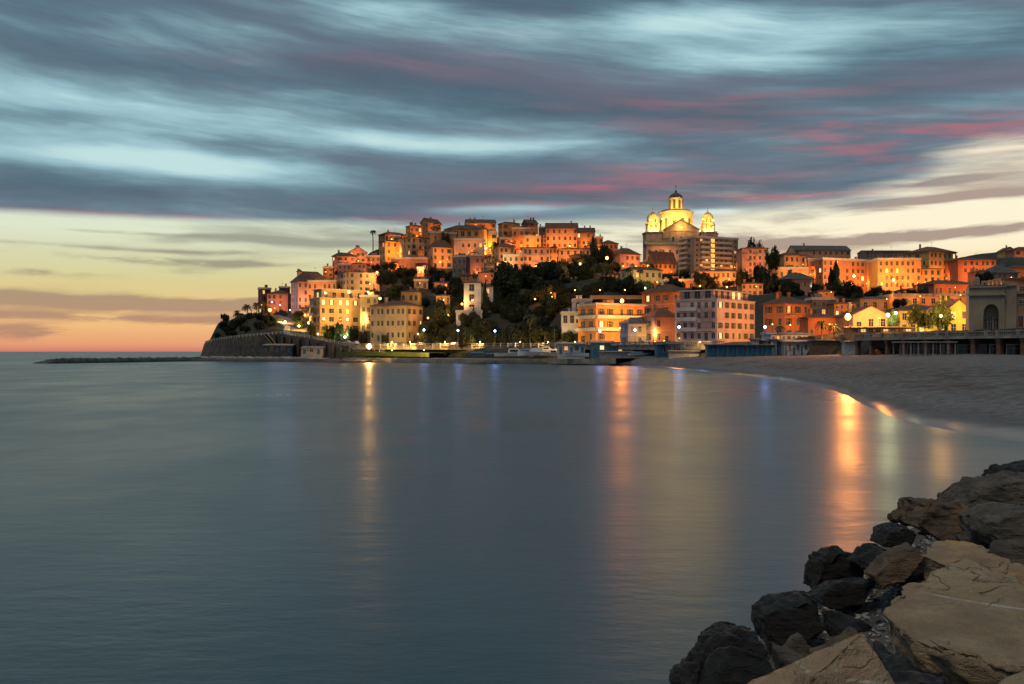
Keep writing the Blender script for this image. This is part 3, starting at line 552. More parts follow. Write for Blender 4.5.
 ('small pink house below the rose house at the western crest', 352, 352, 366, 264, 274, 490, 0, 2, 3, 0, 'pink', O(rh=1.5, lit=.6)),
 ('tiny rose house between the western crest and the pale pink house', 338, 338, 351, 265, 275, 488, 0, 2, 3, 0, 'rose', O(roof='flat', lit=.5)),
 ('small orange house between the pale pink villa and the church', 641, 641, 651, 264, 274, 505, 0, 2, 2, 0, 'orange', O(rh=2, lit=1.2)),
 ('low orange lit terrace left of the low orange villa', 664, 664, 694, 281, 291, 432, 0, 1, 5, 0, 'orange', O(roof='flat', lit=1.1)),
 ('small cream house between the white hotel and the pines', 742, 742, 763, 284, 296, 398, 0, 2, 4, 0, 'cream', O(rh=2, lit=.9)),
 ('small ochre house in the trees left of the cypress base', 818, 818, 834, 292, 302, 372, 0, 2, 3, 0, 'ochre', O(rh=2.5, lit=.8)),
 ('low red roofed house left of the dark red villa', 903, 903, 926, 290, 298, 396, 0, 1, 4, 0, 'ochre', O(rh=2, lit=1.0)),
 ('small orange house above the gabled orange house roof', 834, 834, 856, 304, 316, 325, 0, 2, 4, 0, 'ochre', O(rh=2, lit=.8)),
 ('dim rose house in front of the red orange house', 976, 976, 994, 272, 284, 452, 0, 2, 4, 0, 'rose', O(rh=2.5, lit=.5)),
 ('lowest small house hidden in the west slope trees', 436, 436, 450, 296, 305, 425, 0, 1, 3, 0, 'ochre', O(rh=2, lit=1.0, lcol='y')),
 ('tiny yellow house in the wood left of the white cottages', 545, 545, 556, 293, 301, 415, 0, 1, 2, 0, 'yellow', O(rh=1.5, lit=.8)),
 ('small ochre house on the slope under the square pale pink villa', 606, 606, 620, 280, 289, 432, 0, 1, 3, 0, 'ochre', O(rh=2, lit=.7)),
 ('orange stepped house beneath the large brown roofed house', 545, 545, 560, 253, 268, 548, 0, 3, 3, 0, 'orange', O(roof='flat', lit=1.0)),
]
# stepped little houses standing against the feet of the bigger ones in the old town
_r = random.Random(8); _words = dict(rose='rose', orange='orange', ochre='ochre', yellow='yellow', cream='cream', pale='pale', brown='brown')
for row in list(BT):
    lab_, x0_, xm_, x1_, yt_, yb_, Y_ = row[:7]
    if not (495 < Y_ < 585 and 375 < x0_ < 615) or _r.random() < .25: continue
    w_ = _r.uniform(5, 9); a_ = _r.uniform(x0_ + 1, max(x0_ + 2, x1_ - w_)); yy = yb_ + _r.uniform(-4, 1); c_ = _r.choice(['rose', 'orange', 'ochre', 'yellow', 'cream', 'pale', 'brown']); rf_ = _r.choice(['hip', 'flat', 'hip', 'gR'])
    BT.append((f"tiny {_words[c_]} {dict(hip='hip roofed', flat='flat topped', gR='gabled')[rf_]} house before the {' '.join(lab_.split()[:9])}", a_, a_, a_ + w_, yy - _r.uniform(5, 9), yy, Y_ - _r.uniform(7, 10), 0, 2, 2, 0, c_, O(roof=rf_, rh=_r.uniform(1.3, 2.4), depth=5, lit=_r.choice([0, .5, .8]))))
SC = []
for r in BT:
    lab, x0, xm, x1, yt, yb, Y, a, fl, bR, bL, wall, o = r
    C0 = Vector((wx(xm, Y), Y, wz(yb, Y))); aa = R(a)
    WR = (x1 - xm) / F * Y / max(.2, math.cos(aa)); WL = (xm - x0) / F * Y / math.sin(aa) if xm > x0 else o.get('depth', min(14, WR))
    if xm > x0: WL = min(WL, 26)
    WR = min(WR, 60); SC.append((r, C0, aa, WR, WL))
# ------------------------------------------------------------------ hill terrain
LP = [(236, 820, 0), (206, 600, 2), (203, 500, 7.0), (212, 470, 8.6), (240, 448, 10.0), (281, 432, 11.2), (310, 420, 9.3), (360, 400, 4.6), (440, 375, 3.2), (475, 348, 2.6), (560, 326, 2.4),
      (592, 314, 2.3), (640, 291, 2.4), (665, 277, 2.5), (700, 261, 2.5), (740, 255, 2.7), (780, 249, 2.9), (815, 242, 3.0), (840, 233, 3.1), (870, 221, 3.2), (905, 209, 3.3),
      (950, 198, 3.4), (1000, 187, 3.4), (1050, 177, 3.4), (1150, 164, 3.5), (1420, 148, 3.5)]
LPw = np.array([(wx(p[0], p[1]), p[1], p[2]) for p in LP])
CT = []
for r, C0, aa, WR, WL in SC:
    ex = Vector((math.cos(aa), math.sin(aa), 0)); ey = Vector((-math.sin(aa), math.cos(aa), 0))
    for f, g in ((.1, 0), (.5, 0), (.9, 0), (.5, .5), (.5, 1)): p = C0 + ex * WR * f + ey * WL * g; CT.append((p.x, p.y, C0.z))
ROAD = [(272, 316, 482), (284, 320.5, 470), (293, 324.5, 462), (300, 328, 455), (299, 333, 446), (306, 339, 434), (330, 344, 421), (370, 347.5, 402), (430, 347.5, 386), (500, 347.5, 366), (560, 347.5, 346), (600, 347, 326), (650, 347, 301), (700, 347, 275), (740, 346.5, 266)]
RD = [at(*q) for q in ROAD]
for p, q in zip(RD, RD[1:]):
    n_ = max(1, int((q - p).length / 4)); d_ = (q - p); d_.z = 0; d_.normalize(); nr_ = Vector((-d_.y, d_.x, 0))
    for j_ in range(n_):
        r_ = p.lerp(q, j_ / n_)
        for s_ in (-7, -2, 3, 7): e_ = r_ + nr_ * s_; CT.append((e_.x, e_.y, r_.z))
MAN = [(225, 333, 470), (240, 326, 480), (255, 322, 480), (270, 318, 490), (262, 330, 455), (280, 327, 452), (230, 322, 500), (250, 313, 520), (236, 335, 455),
       (400, 320, 420), (430, 315, 430), (440, 335, 395), (500, 338, 372), (520, 318, 420), (550, 330, 360), (540, 300, 450), (500, 290, 470), (560, 290, 440), (600, 296, 380), (590, 280, 460), (610, 292, 400), (570, 304, 375),
       (440, 300, 440), (400, 285, 470), (460, 300, 450), (520, 280, 500), (660, 285, 470), (640, 292, 420), (760, 285, 430), (770, 270, 480), (765, 292, 400), (750, 262, 540),
       (845, 296, 400), (835, 300, 380), (850, 330, 262), (900, 331, 240), (940, 332, 235), (990, 331, 225), (1040, 331, 215), (1150, 331, 200), (850, 334, 250), (820, 338, 262), (760, 340, 268), (930, 308, 300), (1000, 300, 300), (1020, 285, 400),
       (1080, 285, 420), (1150, 270, 500), (450, 250, 640), (520, 245, 640), (600, 255, 640), (700, 262, 640), (680, 262, 600), (660, 262, 592), (715, 262, 600), (800, 262, 640), (900, 262, 640), (980, 256, 640), (1040, 252, 650), (1120, 252, 640), (1000, 253.5, 700), (1060, 250, 720),
       (212, 346, 520), (210, 349, 560), (222, 346, 620), (240, 345, 700), (235, 330, 540), (255, 325, 600), (270, 325, 640), (290, 320, 700), (300, 300, 560), (340, 285, 560), (380, 262, 620), (340, 278, 530)]
for q in MAN: CT.append(tuple(at(*q)))
for px in range(200, 1500, 60): CT.append((wx(px, 780), 800, 20)); CT.append((wx(px, 900), 900, 5))
CTn = np.array(CT)
def land(X, Y):
    X = np.atleast_1d(np.asarray(X, float)); Y = np.atleast_1d(np.asarray(Y, float)); out = np.zeros_like(X)
    for s0 in range(0, len(X), 4000):
        x = X[s0:s0 + 4000]; y = Y[s0:s0 + 4000]
        d2 = (x[:, None] - CTn[None, :, 0]) ** 2 + (y[:, None] - CTn[None, :, 1]) ** 2
        wgt = 1 / (d2 + 9) ** 2; z = (wgt * CTn[None, :, 2]).sum(1) / wgt.sum(1)
        best = np.full(len(x), 1e9); eh = np.zeros(len(x)); sg = np.ones(len(x))
        for A, B in zip(LPw[:-1], LPw[1:]):
            dx, dy = B[0] - A[0], B[1] - A[1]; t = np.clip(((x - A[0]) * dx + (y - A[1]) * dy) / (dx * dx + dy * dy), 0, 1)
            d = np.hypot(x - A[0] - t * dx, y - A[1] - t * dy); c = dx * (y - A[1]) - dy * (x - A[0]); k = d < best - 1e-6
            best = np.where(k, d, best); eh = np.where(k, A[2] + t * (B[2] - A[2]), eh); sg = np.where(k, np.where(c > 0, 1, -1), sg)
        d = best * sg; t = np.clip((d - 1.2) / 7, 0, 1); t = t * t * (3 - 2 * t)
        out[s0:s0 + 4000] = np.where(d < .6, np.maximum(-3.4, eh - (0.6 - d) * 9), eh + (z - eh) * t)
    return out
def gz(X, Y): return float(land(X, Y)[0])
nx, ny = 250, 190
gX, gY = np.meshgrid(np.linspace(-245, 620, nx + 1), np.linspace(142, 900, ny + 1), indexing='ij')
gZ = land(gX.ravel(), gY.ravel())
vs = [(float(a), float(b), float(c) + .25 * mnoise.noise(Vector((a * .15, b * .15, 0)))) for a, b, c in zip(gX.ravel(), gY.ravel(), gZ)]
fs = [(i * (ny + 1) + j, (i + 1) * (ny + 1) + j, (i + 1) * (ny + 1) + j + 1, i * (ny + 1) + j + 1) for i in range(nx) for j in range(ny)]
tag(MB().add(vs, fs).build('hillside', mat('scrub_and_earth', (.022, .022, .013), .95, .5, .25, .3, .8, second=(.008, .012, .005)), smooth=True), kind='structure')
# far ground to the horizon behind the town and to the right
tag(MB().add([(-120, 780, -1), (300, 640, 3), (700, 160, 3.3), (22000, 160, 3.3), (22000, 22000, 3.3), (1000, 22000, -1)], [(0, 1, 2, 3, 4, 5)]).build('inland_ground', mat('inland_ground', (.04, .045, .025), .95, .4, .02)), kind='structure')

# ------------------------------------------------------------------ town materials
W = dict(cream=(.48, .32, .17), yellow=(.54, .34, .12), ochre=(.36, .19, .09), orange=(.51, .25, .10), red=(.40, .16, .085), rose=(.38, .20, .15), pink=(.46, .27, .22), peach=(.48, .28, .16), pale=(.44, .32, .24),
         brown=(.12, .08, .065), slate=(.17, .17, .17), beige=(.27, .23, .17), villa=(.42, .34, .21), white=(.50, .53, .54), hotel=(.48, .38, .33), rust=(.38, .16, .075), sand=(.27, .22, .15), lime=(.46, .42, .09))
def wall_mat(name, c):
    m = bpy.data.materials.new(name + '_plaster'); m.use_nodes = True; t = NT(m.node_tree); b = t.n['Principled BSDF']
    g = t.new('ShaderNodeTexCoord').outputs['Object']; mp = t.new('ShaderNodeMapping'); t.l.new(g, mp.inputs[0]); mp.inputs['Scale'].default_value = (1.2, 1.2, .18)
    n1 = t.noise(g, .25, 4, .6); n2 = t.noise(mp.outputs[0], 1.2, 4, .65); n3 = t.noise(g, 3, 4, .7)
    col = t.mix(t.ss(n1, .3, .7), tuple(v * .82 for v in c) + (1,), tuple(min(1, v * 1.12) for v in c) + (1,))
    col = t.mix(t.m('MULTIPLY', t.ss(n2, .50, .75), .42), col, tuple(v * .5 for v in c) + (1,))
    col = t.mix(t.m('MULTIPLY', t.ss(n3, .55, .8), .3), col, tuple(v * .6 for v in c) + (1,))
    t.l.new(col, b.inputs['Base Color']); b.inputs['Roughness'].default_value = .9; b.inputs['Specular IOR Level'].default_value = .2
    bp = t.new('ShaderNodeBump'); bp.inputs['Distance'].default_value = .04; t.l.new(n3, bp.inputs['Height']); t.l.new(bp.outputs[0], b.inputs['Normal'])
    return m
WM = {k: wall_mat(k, c) for k, c in W.items()}
def tile_mat(name, c):
    m = bpy.data.materials.new(name); m.use_nodes = True; t = NT(m.node_tree); b = t.n['Principled BSDF']
    g = t.new('ShaderNodeTexCoord').outputs['Object']; n1 = t.noise(g, .6, 4, .6); n2 = t.noise(g, 4, 4, .7)
    col = t.mix(t.ss(n1, .3, .7), tuple(v * .6 for v in c) + (1,), tuple(v * 1.25 for v in c) + (1,)); col = t.mix(t.ss(n2, .45, .7, 0, .5), col, tuple(v * .45 for v in c) + (1,))
    t.l.new(col, b.inputs['Base Color']); b.inputs['Roughness'].default_value = .85
    wv_ = t.new('ShaderNodeTexWave', bands_direction='X'); t.l.new(g, wv_.inputs[0]); wv_.inputs['Scale'].default_value = 1.6; wv_.inputs['Distortion'].default_value = .5
    bp = t.new('ShaderNodeBump'); bp.inputs['Distance'].default_value = .08; t.l.new(wv_.outputs[1], bp.inputs['Height']); t.l.new(bp.outputs[0], b.inputs['Normal'])
    return m
ROOF = [tile_mat('terracotta_tiles', (.17, .075, .045)), tile_mat('old_brown_tiles', (.11, .065, .045)), tile_mat('grey_slates', (.09, .09, .095)), tile_mat('pale_roof_sheet', (.26, .27, .28))]
TRIM = mat('pale_stucco_trim', (.36, .31, .25), .8, .15, 1); GLASS = mat('dark_window_glass', (.02, .022, .025), .12, .4, .8, spec=.6)
SHG = mat('green_shutters', (.03, .065, .045), .6, .3, 3); SHB = mat('brown_shutters', (.10, .05, .03), .6, .3, 3); SHW = mat('grey_white_shutters', (.35, .36, .36), .6, .2, 3)
IRON = mat('dark_iron', (.03, .03, .03), .5, .2, 3); CONC = mat('pale_concrete', (.42, .40, .36), .85, .15, .8)
LITW = [emat('lit_window_warm', (1, .56, .18), 1.1), emat('lit_window_yellow', (1, .70, .30), 1.5), emat('lit_window_dim', (1, .5, .15), .9)]
for m_ in LITW: m_.cycles.emission_sampling = 'NONE'
SHM = {'g': SHG, 'b': SHB, 'w': SHW}
_wc = {}
def win_mesh(w_, h_, sh, lit, shut, far=False):
    k = (round(w_, 1), round(h_, 1), sh, lit, shut, far)
    if k in _wc: return _wc[k]
    w_, h_ = k[0], k[1]; b = MB(); t_ = .03 if far else .12
    b.box(-w_ / 2 - t_, w_ / 2 + t_, -.09, 0.02, -h_ / 2 - .1, -h_ / 2, 0)
    if not far: b.box(-w_ / 2 - t_, w_ / 2 + t_, -.06, 0.02, h_ / 2, h_ / 2 + t_, 0)
    if not far: b.box(-w_ / 2 - t_, -w_ / 2, -.05, 0.02, -h_ / 2, h_ / 2, 0); b.box(w_ / 2, w_ / 2 + t_, -.05, 0.02, -h_ / 2, h_ / 2, 0)
    if shut == 2: b.box(-w_ / 2, w_ / 2, -.045, .01, -h_ / 2, h_ / 2, 1)
    else:
        b.box(-w_ / 2, w_ / 2, -.018, .01, -h_ / 2, h_ / 2, 2); b.box(-.04, .04, -.04, -.018, -h_ / 2, h_ / 2, 0); b.box(-w_ / 2, w_ / 2, -.035, -.018, h_ * .12, h_ * .12 + .06, 0)
    if shut == 1:
        for s_ in (-1, 1):
            x_ = s_ * (w_ / 2 + t_ + w_ * .23); b.box(x_ - w_ * .22, x_ + w_ * .22, -.10, -.03, -h_ / 2, h_ / 2, 1)
    _wc[k] = b.mesh('window', [TRIM, SHM[sh], LITW[lit] if lit >= 0 else GLASS]); return _wc[k]
rb = random.Random(11)
def footprint_hit(x, y, skip=None):
    for i, (r, C0, aa, WR, WL) in enumerate(SC):
        if i == skip: continue
        dx, dy = x - C0.x, y - C0.y; a = dx * math.cos(aa) + dy * math.sin(aa); b = -dx * math.sin(aa) + dy * math.cos(aa)
        if -1 < a < WR + 1 and -1 < b < WL + 1: return True
    return False
LAMPCOL = {'o': (1, .31, .06), 'y': (1, .52, .13), 'w': (1, .40, .17), 'b': (.25, .42, 1), 'g': (.95, 1, .5)}
GL = {k: emat('lamp_glow_' + k, tuple(min(1, v * 1.15) for v in c), 14) for k, c in LAMPCOL.items()}
for m_ in GL.values(): m_.cycles.emission_sampling = 'NONE'
LK = {}
def street_lamp(x, y, zg, zh, col, power, label, group='street lamps of the town', r=.16, name='street_lamp', toward=None, soft=.3):
    t = empty(name, (x, y, zg), 0, label, 'street lamp', group); h = zh - zg
    k = round(h * 2) / 2
    if k not in LK:
        LK[k] = MB().tube([(0, 0, -.3), (0, 0, k)], .09, .05, 6).box(-.18, .18, -.18, .18, 0, .25).mesh('pole', IRON)
    p = inst('pole', LK[k], t); p.scale = (1, 1, h / k if k else 1)
    key = ('head', round(r, 2), col)
    if key not in LK: LK[key] = MB().lathe([(r * .3, -r), (r * .87, -r * .5), (r, 0), (r * .87, r * .5), (r * .3, r)], 10).mesh('lantern', GL[col], True)
    inst('lantern', LK[key], t, (0, 0, h + r))
    ld = bpy.data.lights.new('lamp_light', 'SPOT' if toward else 'POINT'); ld.energy = power; ld.color = LAMPCOL[col]; ld.shadow_soft_size = soft
    lo = bpy.data.objects.new('lamp_light', ld); link(lo); lo.parent = t; lo.location = (0, 0, h + 2 * r + .35 + soft)
    if toward:   # shielded lantern thrown at the street side of the house, dark towards the sea
        ld.spot_size = R(165); ld.spot_blend = .35; lo.rotation_euler = Vector((-toward[0], -toward[1], .12)).to_track_quat('Z', 'Y').to_euler()
    return t
BLD = {}
PW = 2700.0
def building(i):
    r, C0, aa, WR, WL = SC[i]; lab, x0, xm, x1, yt, yb, Y, a, fl, bR, bL, wall, o = r
    t = empty('house' if fl < 4 else 'apartment_house', tuple(C0), aa, lab, 'building'); BLD[i] = t
    H = (yb - yt) / F * Y; rh = o.get('rh', 3) / F * Y; roof = o.get('roof', 'hip'); wm = WM[wall]; rm = ROOF[3 if o.get('rgrey') else (2 if wall in ('slate', 'beige') else (i % 2))]
    b = MB(); b.box(0, WR, 0, WL, -6, H)
    if roof == 'gR': b.add([(0, 0, H), (WR, 0, H), (WR / 2, 0, H + rh), (0, WL, H), (WR, WL, H), (WR / 2, WL, H + rh)], [(0, 1, 2), (4, 3, 5), (0, 2, 5, 3), (1, 4, 5, 2)])
    if roof == 'gL': b.add([(0, 0, H), (0, WL, H), (0, WL / 2, H + rh), (WR, 0, H), (WR, WL, H), (WR, WL / 2, H + rh)], [(0, 2, 1), (3, 4, 5), (0, 3, 5, 2), (1, 2, 5, 4)])
    b.build('wall', wm, t)
    ov = .55; th = .22
    rb_ = MB()
    if roof == 'hip':
        q = min(WR, WL) / 2; e0, e1 = (-ov, WR + ov), (-ov, WL + ov)
        if WR >= WL: rd = [(q * .9, WL / 2), (WR - q * .9, WL / 2)]
        else: rd = [(WR / 2, q * .9), (WR / 2, WL - q * .9)]
        base = [(e0[0], e1[0]), (e0[1], e1[0]), (e0[1], e1[1]), (e0[0], e1[1])]
        V = [(p[0], p[1], H + .003) for p in base] + [(p[0], p[1], H + th) for p in base] + [(p[0], p[1], H + th + rh) for p in rd]
        sl = [(4, 5, 9, 8), (5, 6, 9), (6, 7, 8, 9), (7, 4, 8)] if WR >= WL else [(4, 5, 8), (5, 6, 9, 8), (6, 7, 9), (7, 4, 8, 9)]
        rb_.add(V, [(3, 2, 1, 0), (0, 1, 5, 4), (1, 2, 6, 5), (2, 3, 7, 6), (3, 0, 4, 7)] + sl)
    elif roof in ('gR', 'gL'):
        def slab(p, q_, L0, L1, ax):
            # p eave, q ridge in (across, z); L along
            vv = []
            for L in (L0, L1):
                for (c_, z_) in (p, q_): vv += [((c_, L, z_) if ax else (L, c_, z_)), ((c_, L, z_ + th) if ax else (L, c_, z_ + th))]
            rb_.add(vv, [(0, 2, 3, 1), (4, 5, 7, 6), (0, 1, 5, 4), (2, 6, 7, 3), (1, 3, 7, 5), (0, 4, 6, 2)])
        S = WR if roof == 'gR' else WL; L = WL if roof == 'gR' else WR; sl_ = rh / (S / 2)
        for sgn in (0, 1):
            e_ = -ov if sgn == 0 else S + ov; slab((e_, H + .02 - ov * sl_), (S / 2, H + rh + .02), -ov * .6, L + ov * .6, roof == 'gR')
    else:
        rb_.box(-.25, WR + .25, -.25, WL + .25, H + .003, H + .3)
        if not o.get('pent'):
            for bx_ in ((-.2, WR + .2, -.2, .05), (-.2, WR + .2, WL - .05, WL + .2), (-.2, .05, .05, WL - .05), (WR - .05, WR + .2, .05, WL - .05)): rb_.box(*bx_, H + .3, H + .95)
    ro = rb_.build('roof', rm if roof != 'flat' else (ROOF[3] if o.get('rgrey') else CONC), t, fixn=True)
    if roof == 'flat' and not o.get('rgrey') and not o.get('pent') and WR > 7:
        u0 = rb.uniform(.2, .6) * WR; MB().box(u0, u0 + 2.6, WL * .4, WL * .4 + 3, H + .3, H + 2.4).build('stair_head', wm, t)
    for k in range(rb.choice([1, 1, 2, 3])):
        cx_, cy_ = rb.uniform(.15, .85) * WR, rb.uniform(.45, .85) * WL; hz = H + (rh * .55 if roof != 'flat' else .3)
        MB().box(cx_ - .35, cx_ + .35, cy_ - .35, cy_ + .35, hz - 1 if roof != 'flat' else hz, hz + rh * .45 + 1.3).box(cx_ - .5, cx_ + .5, cy_ - .5, cy_ + .5, hz + rh * .45 + 1.3, hz + rh * .45 + 1.45).build('chimney', wm, ro)
    if rb.random() < .5:
        cx_, cy_ = rb.uniform(.2, .8) * WR, WL * .5; hz = H + (rh if roof != 'flat' else .3)
        MB().tube([(cx_, cy_, hz - .5), (cx_, cy_, hz + 2.6)], .05, .04, 5).box(cx_ - .7, cx_ + .7, cy_ - .03, cy_ + .03, hz + 2.2, hz + 2.26).box(cx_ - .5, cx_ + .5, cy_ - .03, cy_ + .03, hz + 1.9, hz + 1.96).build('antenna', IRON, ro)
    if o.get('belt') or rb.random() < .4:
        fhh = H / fl
        for q in ([1] if not o.get('belt') else [1, fl - 1]): MB().prism([(-.1, -.1), (WR + .1, -.1), (WR + .1, -.003), (-.003, -.003), (-.003, WL), (-.1, WL)], fhh * q - .12, fhh * q + .12).build('string_course', TRIM, t)
    fh = H / fl; sh = o.get('sh') or rb.choice('gbbg'); pl = .08 if o.get('lit', 0) > .2 else .03; pl = o.get('litwin', pl)
    nwin = 0; wj = [0 if Y < 300 else rb.uniform(-.14, .14) for _ in range(7)]; wskip = rb.randrange(12) if Y > 440 else -1
    for face, n, Wd in (('R', bR, WR), ('L', bL, WL)):
        if not n: continue
        bw = Wd / n; ww = min(1.25, bw * .42) * (1.5 if o.get('wbig') else 1); wh = min(2.0, fh * .55)
        if o.get('wbig'): ww = min(ww, bw * .6); wh = min(2.6, fh * .66)
        for f in range(fl):
            for c in range(n):
                if nwin >= 96: break
                if rb.random() < .08 or (wskip == c and face == 'R'): continue
                s_ = (c + .5 + wj[c % 7]) * bw
                if o.get('stair') and face == 'R' and abs(s_ / WR - o['stair']) < .07: continue
                hh = wh; zc = fh * (f + .52)
                if f == 0 and rb.random() < .35: hh = min(fh * .78, 2.4); zc = hh / 2 + .05
                lit = rb.choice([0, 1, 2]) if rb.random() < pl else -1
                if o.get('litrow') == f and rb.random() < .75: lit = 1
                shut = 1 if bw > ww * 2.7 and not o.get('wbig') and (Y < 430 or (i + c) % 3 == 0) else 0
                if lit < 0 and rb.random() < .22: shut = 2
                if sh == 'w' and shut == 2: shut = 0
                me = win_mesh(ww, hh, sh, lit, shut, Y > 430); nwin += 1
                if face == 'R': inst('window', me, t, (s_, -.003, zc))
                else: inst('window', me, t, (-.003, s_, zc), -math.pi / 2)
    def balcony(face, s0, s1, z_, solid):
        q = MB(); D_ = 1.15
        q.box(s0, s1, -D_, -.004, z_ - .16, z_)
        if solid: q.box(s0, s1, -D_, -D_ + .1, z_, z_ + .95); q.box(s0, s0 + .1, -D_ + .1, -.004, z_, z_ + .95); q.box(s1 - .1, s1, -D_ + .1, -.004, z_, z_ + .95)
        bo = q.build('balcony', TRIM if not solid else CONC, t)
        if not solid:
            rl = MB(); rl.box(s0, s1, -D_, -D_ + .05, z_ + .95, z_ + 1.0)
            k_ = int((s1 - s0) / .35)
            for j in range(k_ + 1): xx = s0 + (s1 - s0 - .05) * j / max(1, k_); rl.box(xx, xx + .05, -D_, -D_ + .05, z_, z_ + .95)
            rl.build('railing', IRON, bo)
        if face == 'L': bo.matrix_local = Matrix.Rotation(-math.pi / 2, 4, 'Z') @ Matrix.Translation((-WL, 0, 0)); bo.matrix_local = Matrix.Translation((0, WL, 0)) @ Matrix.Rotation(-math.pi / 2, 4, 'Z')
    if o.get('bal'):
        for f in range(1, fl):
            for c in range(bR):
                if (c + f) % 2 == 0 and rb.random() < .6: balcony('R', c * WR / bR + .2, (c + 1) * WR / bR - .2, fh * f + .1, False)
    if o.get('balL'):
        for f in range(1, fl):
            balcony('L', WL * .06, WL * .55, fh * f + .05, True); balcony('L', WL * .62, WL * .94, fh * f + .05, False)
    if o.get('balw') == 1:
        for f in range(1, fl):
            st_ = o['stair']; balcony('R', WR * .14, WR * (st_ - .06), fh * f + .05, True); balcony('R', WR * (st_ + .06), WR * .82, fh * f + .05, True); balcony('L', WL * .1, WL * .6, fh * f + .05, True)
        q = MB()
        for f in range(fl): q.box(WR * (st_ - .042), WR * (st_ + .042), -.12, -.004, fh * f + .5, fh * (f + 1) - .15)
        q.build('lit_stairwell', emat('lit_stairwell_glass', (1, .56, .12), 1.1), t)
    if o.get('balw') == 2:
        for f in range(1, fl + 0):
            balcony('R', 0, WR * .98, fh * f + .05, True); balcony('L', WL * .02, WL * .98, fh * f + .05, True)
        MB().box(-.8, WR + .6, -1.3, WL * .9, H + .32, H + .55).build('canopy', CONC, t)
    if o.get('pent'):
        ph, cov = o['pent'][0] / F * Y, o['pent'][1]; i0, i1 = 2.0, 1.6
        MB().box(i1, WR - .4, i0, WL - 1, H + .3, H + ph).build('penthouse', wm, t)
        MB().box(i1 - .9, WR, i0 - 1.2, WL - .6, H + ph + .003, H + ph + .3).build('roof', CONC, t)
        n = max(4, int((WR - 4) / 3.2))
        for c in range(n): inst('window', win_mesh(1.5, 2.1, sh, 1 if rb.random() < .12 else -1, 0), t, (i1 + (WR - i1 - 1) * (c + .5) / n, i0 - .003, H + .35 + 1.35))
        n = max(3, int((WL - 3) / 3))
        for c in range(n): inst('window', win_mesh(1.7, 2.1, sh, 1 if rb.random() < .1 else -1, 0), t, (i1 - .003, i0 + (WL - i0 - 1.4) * (c + .5) / n, H + .35 + 1.35), -math.pi / 2)
        rl = MB(); rl.box(-.15, WR + .15, -.2, -.12, H + 1.2, H + 1.27); rl.box(-.2, -.12, -.12, WL, H + 1.2, H + 1.27)
        for j in range(int(WR / 1.2)): rl.box(j * 1.2, j * 1.2 + .06, -.2, -.12, H + .3, H + 1.2)
        for j in range(int(WL / 1.2)): rl.box(-.2, -.12, j * 1.2, j * 1.2 + .06, H + .3, H + 1.2)
        rl.build('railing', IRON, t)
    if o.get('cupola'):
        cx_, cy_ = WR * .16, WL * .5; z0 = H + rh * .55
        cu = MB().box(cx_ - 1, cx_ + 1, cy_ - 1, cy_ + 1, z0, z0 + 2.2).build('turret', wm, t); MB().lathe([(1.9, 0), (1.9, .15), (.2, 1.3)], 4, (cx_, cy_, z0 + 2.2)).build('roof', rm, cu)
    lt = o.get('lit', 0)
    if lt > 0:
        n = max(1, round(WR / 11)); d0 = o.get('dist', 6)
        for k in range(n):
            for d in (d0, d0 * .75, d0 * .55, 2.4):
                lx, ly = WR * (k + .5) / n, -d; p = C0 + Vector((lx * math.cos(aa) - ly * math.sin(aa), lx * math.sin(aa) + ly * math.cos(aa), 0))
                if not footprint_hit(p.x, p.y, i): break
            else: continue
            zg = gz(p.x, p.y); zh = max(C0.z + min(5.2, H * .38), zg + 3.2)
            street_lamp(p.x, p.y, zg, zh, o.get('lcol', 'o'), PW * (1.45 if Y > 495 else 1) * lt * (d / 6) ** 1.3, ('street lamp before the ' if n == 1 else ['left', 'middle', 'right', 'far right', 'last'][min(4, k if n > 2 else k * 2)] + ' street lamp before the ') + ' '.join(lab.split()[:11]), r=.14, toward=(-math.sin(aa), math.cos(aa)))
for i in range(len(SC)): building(i)
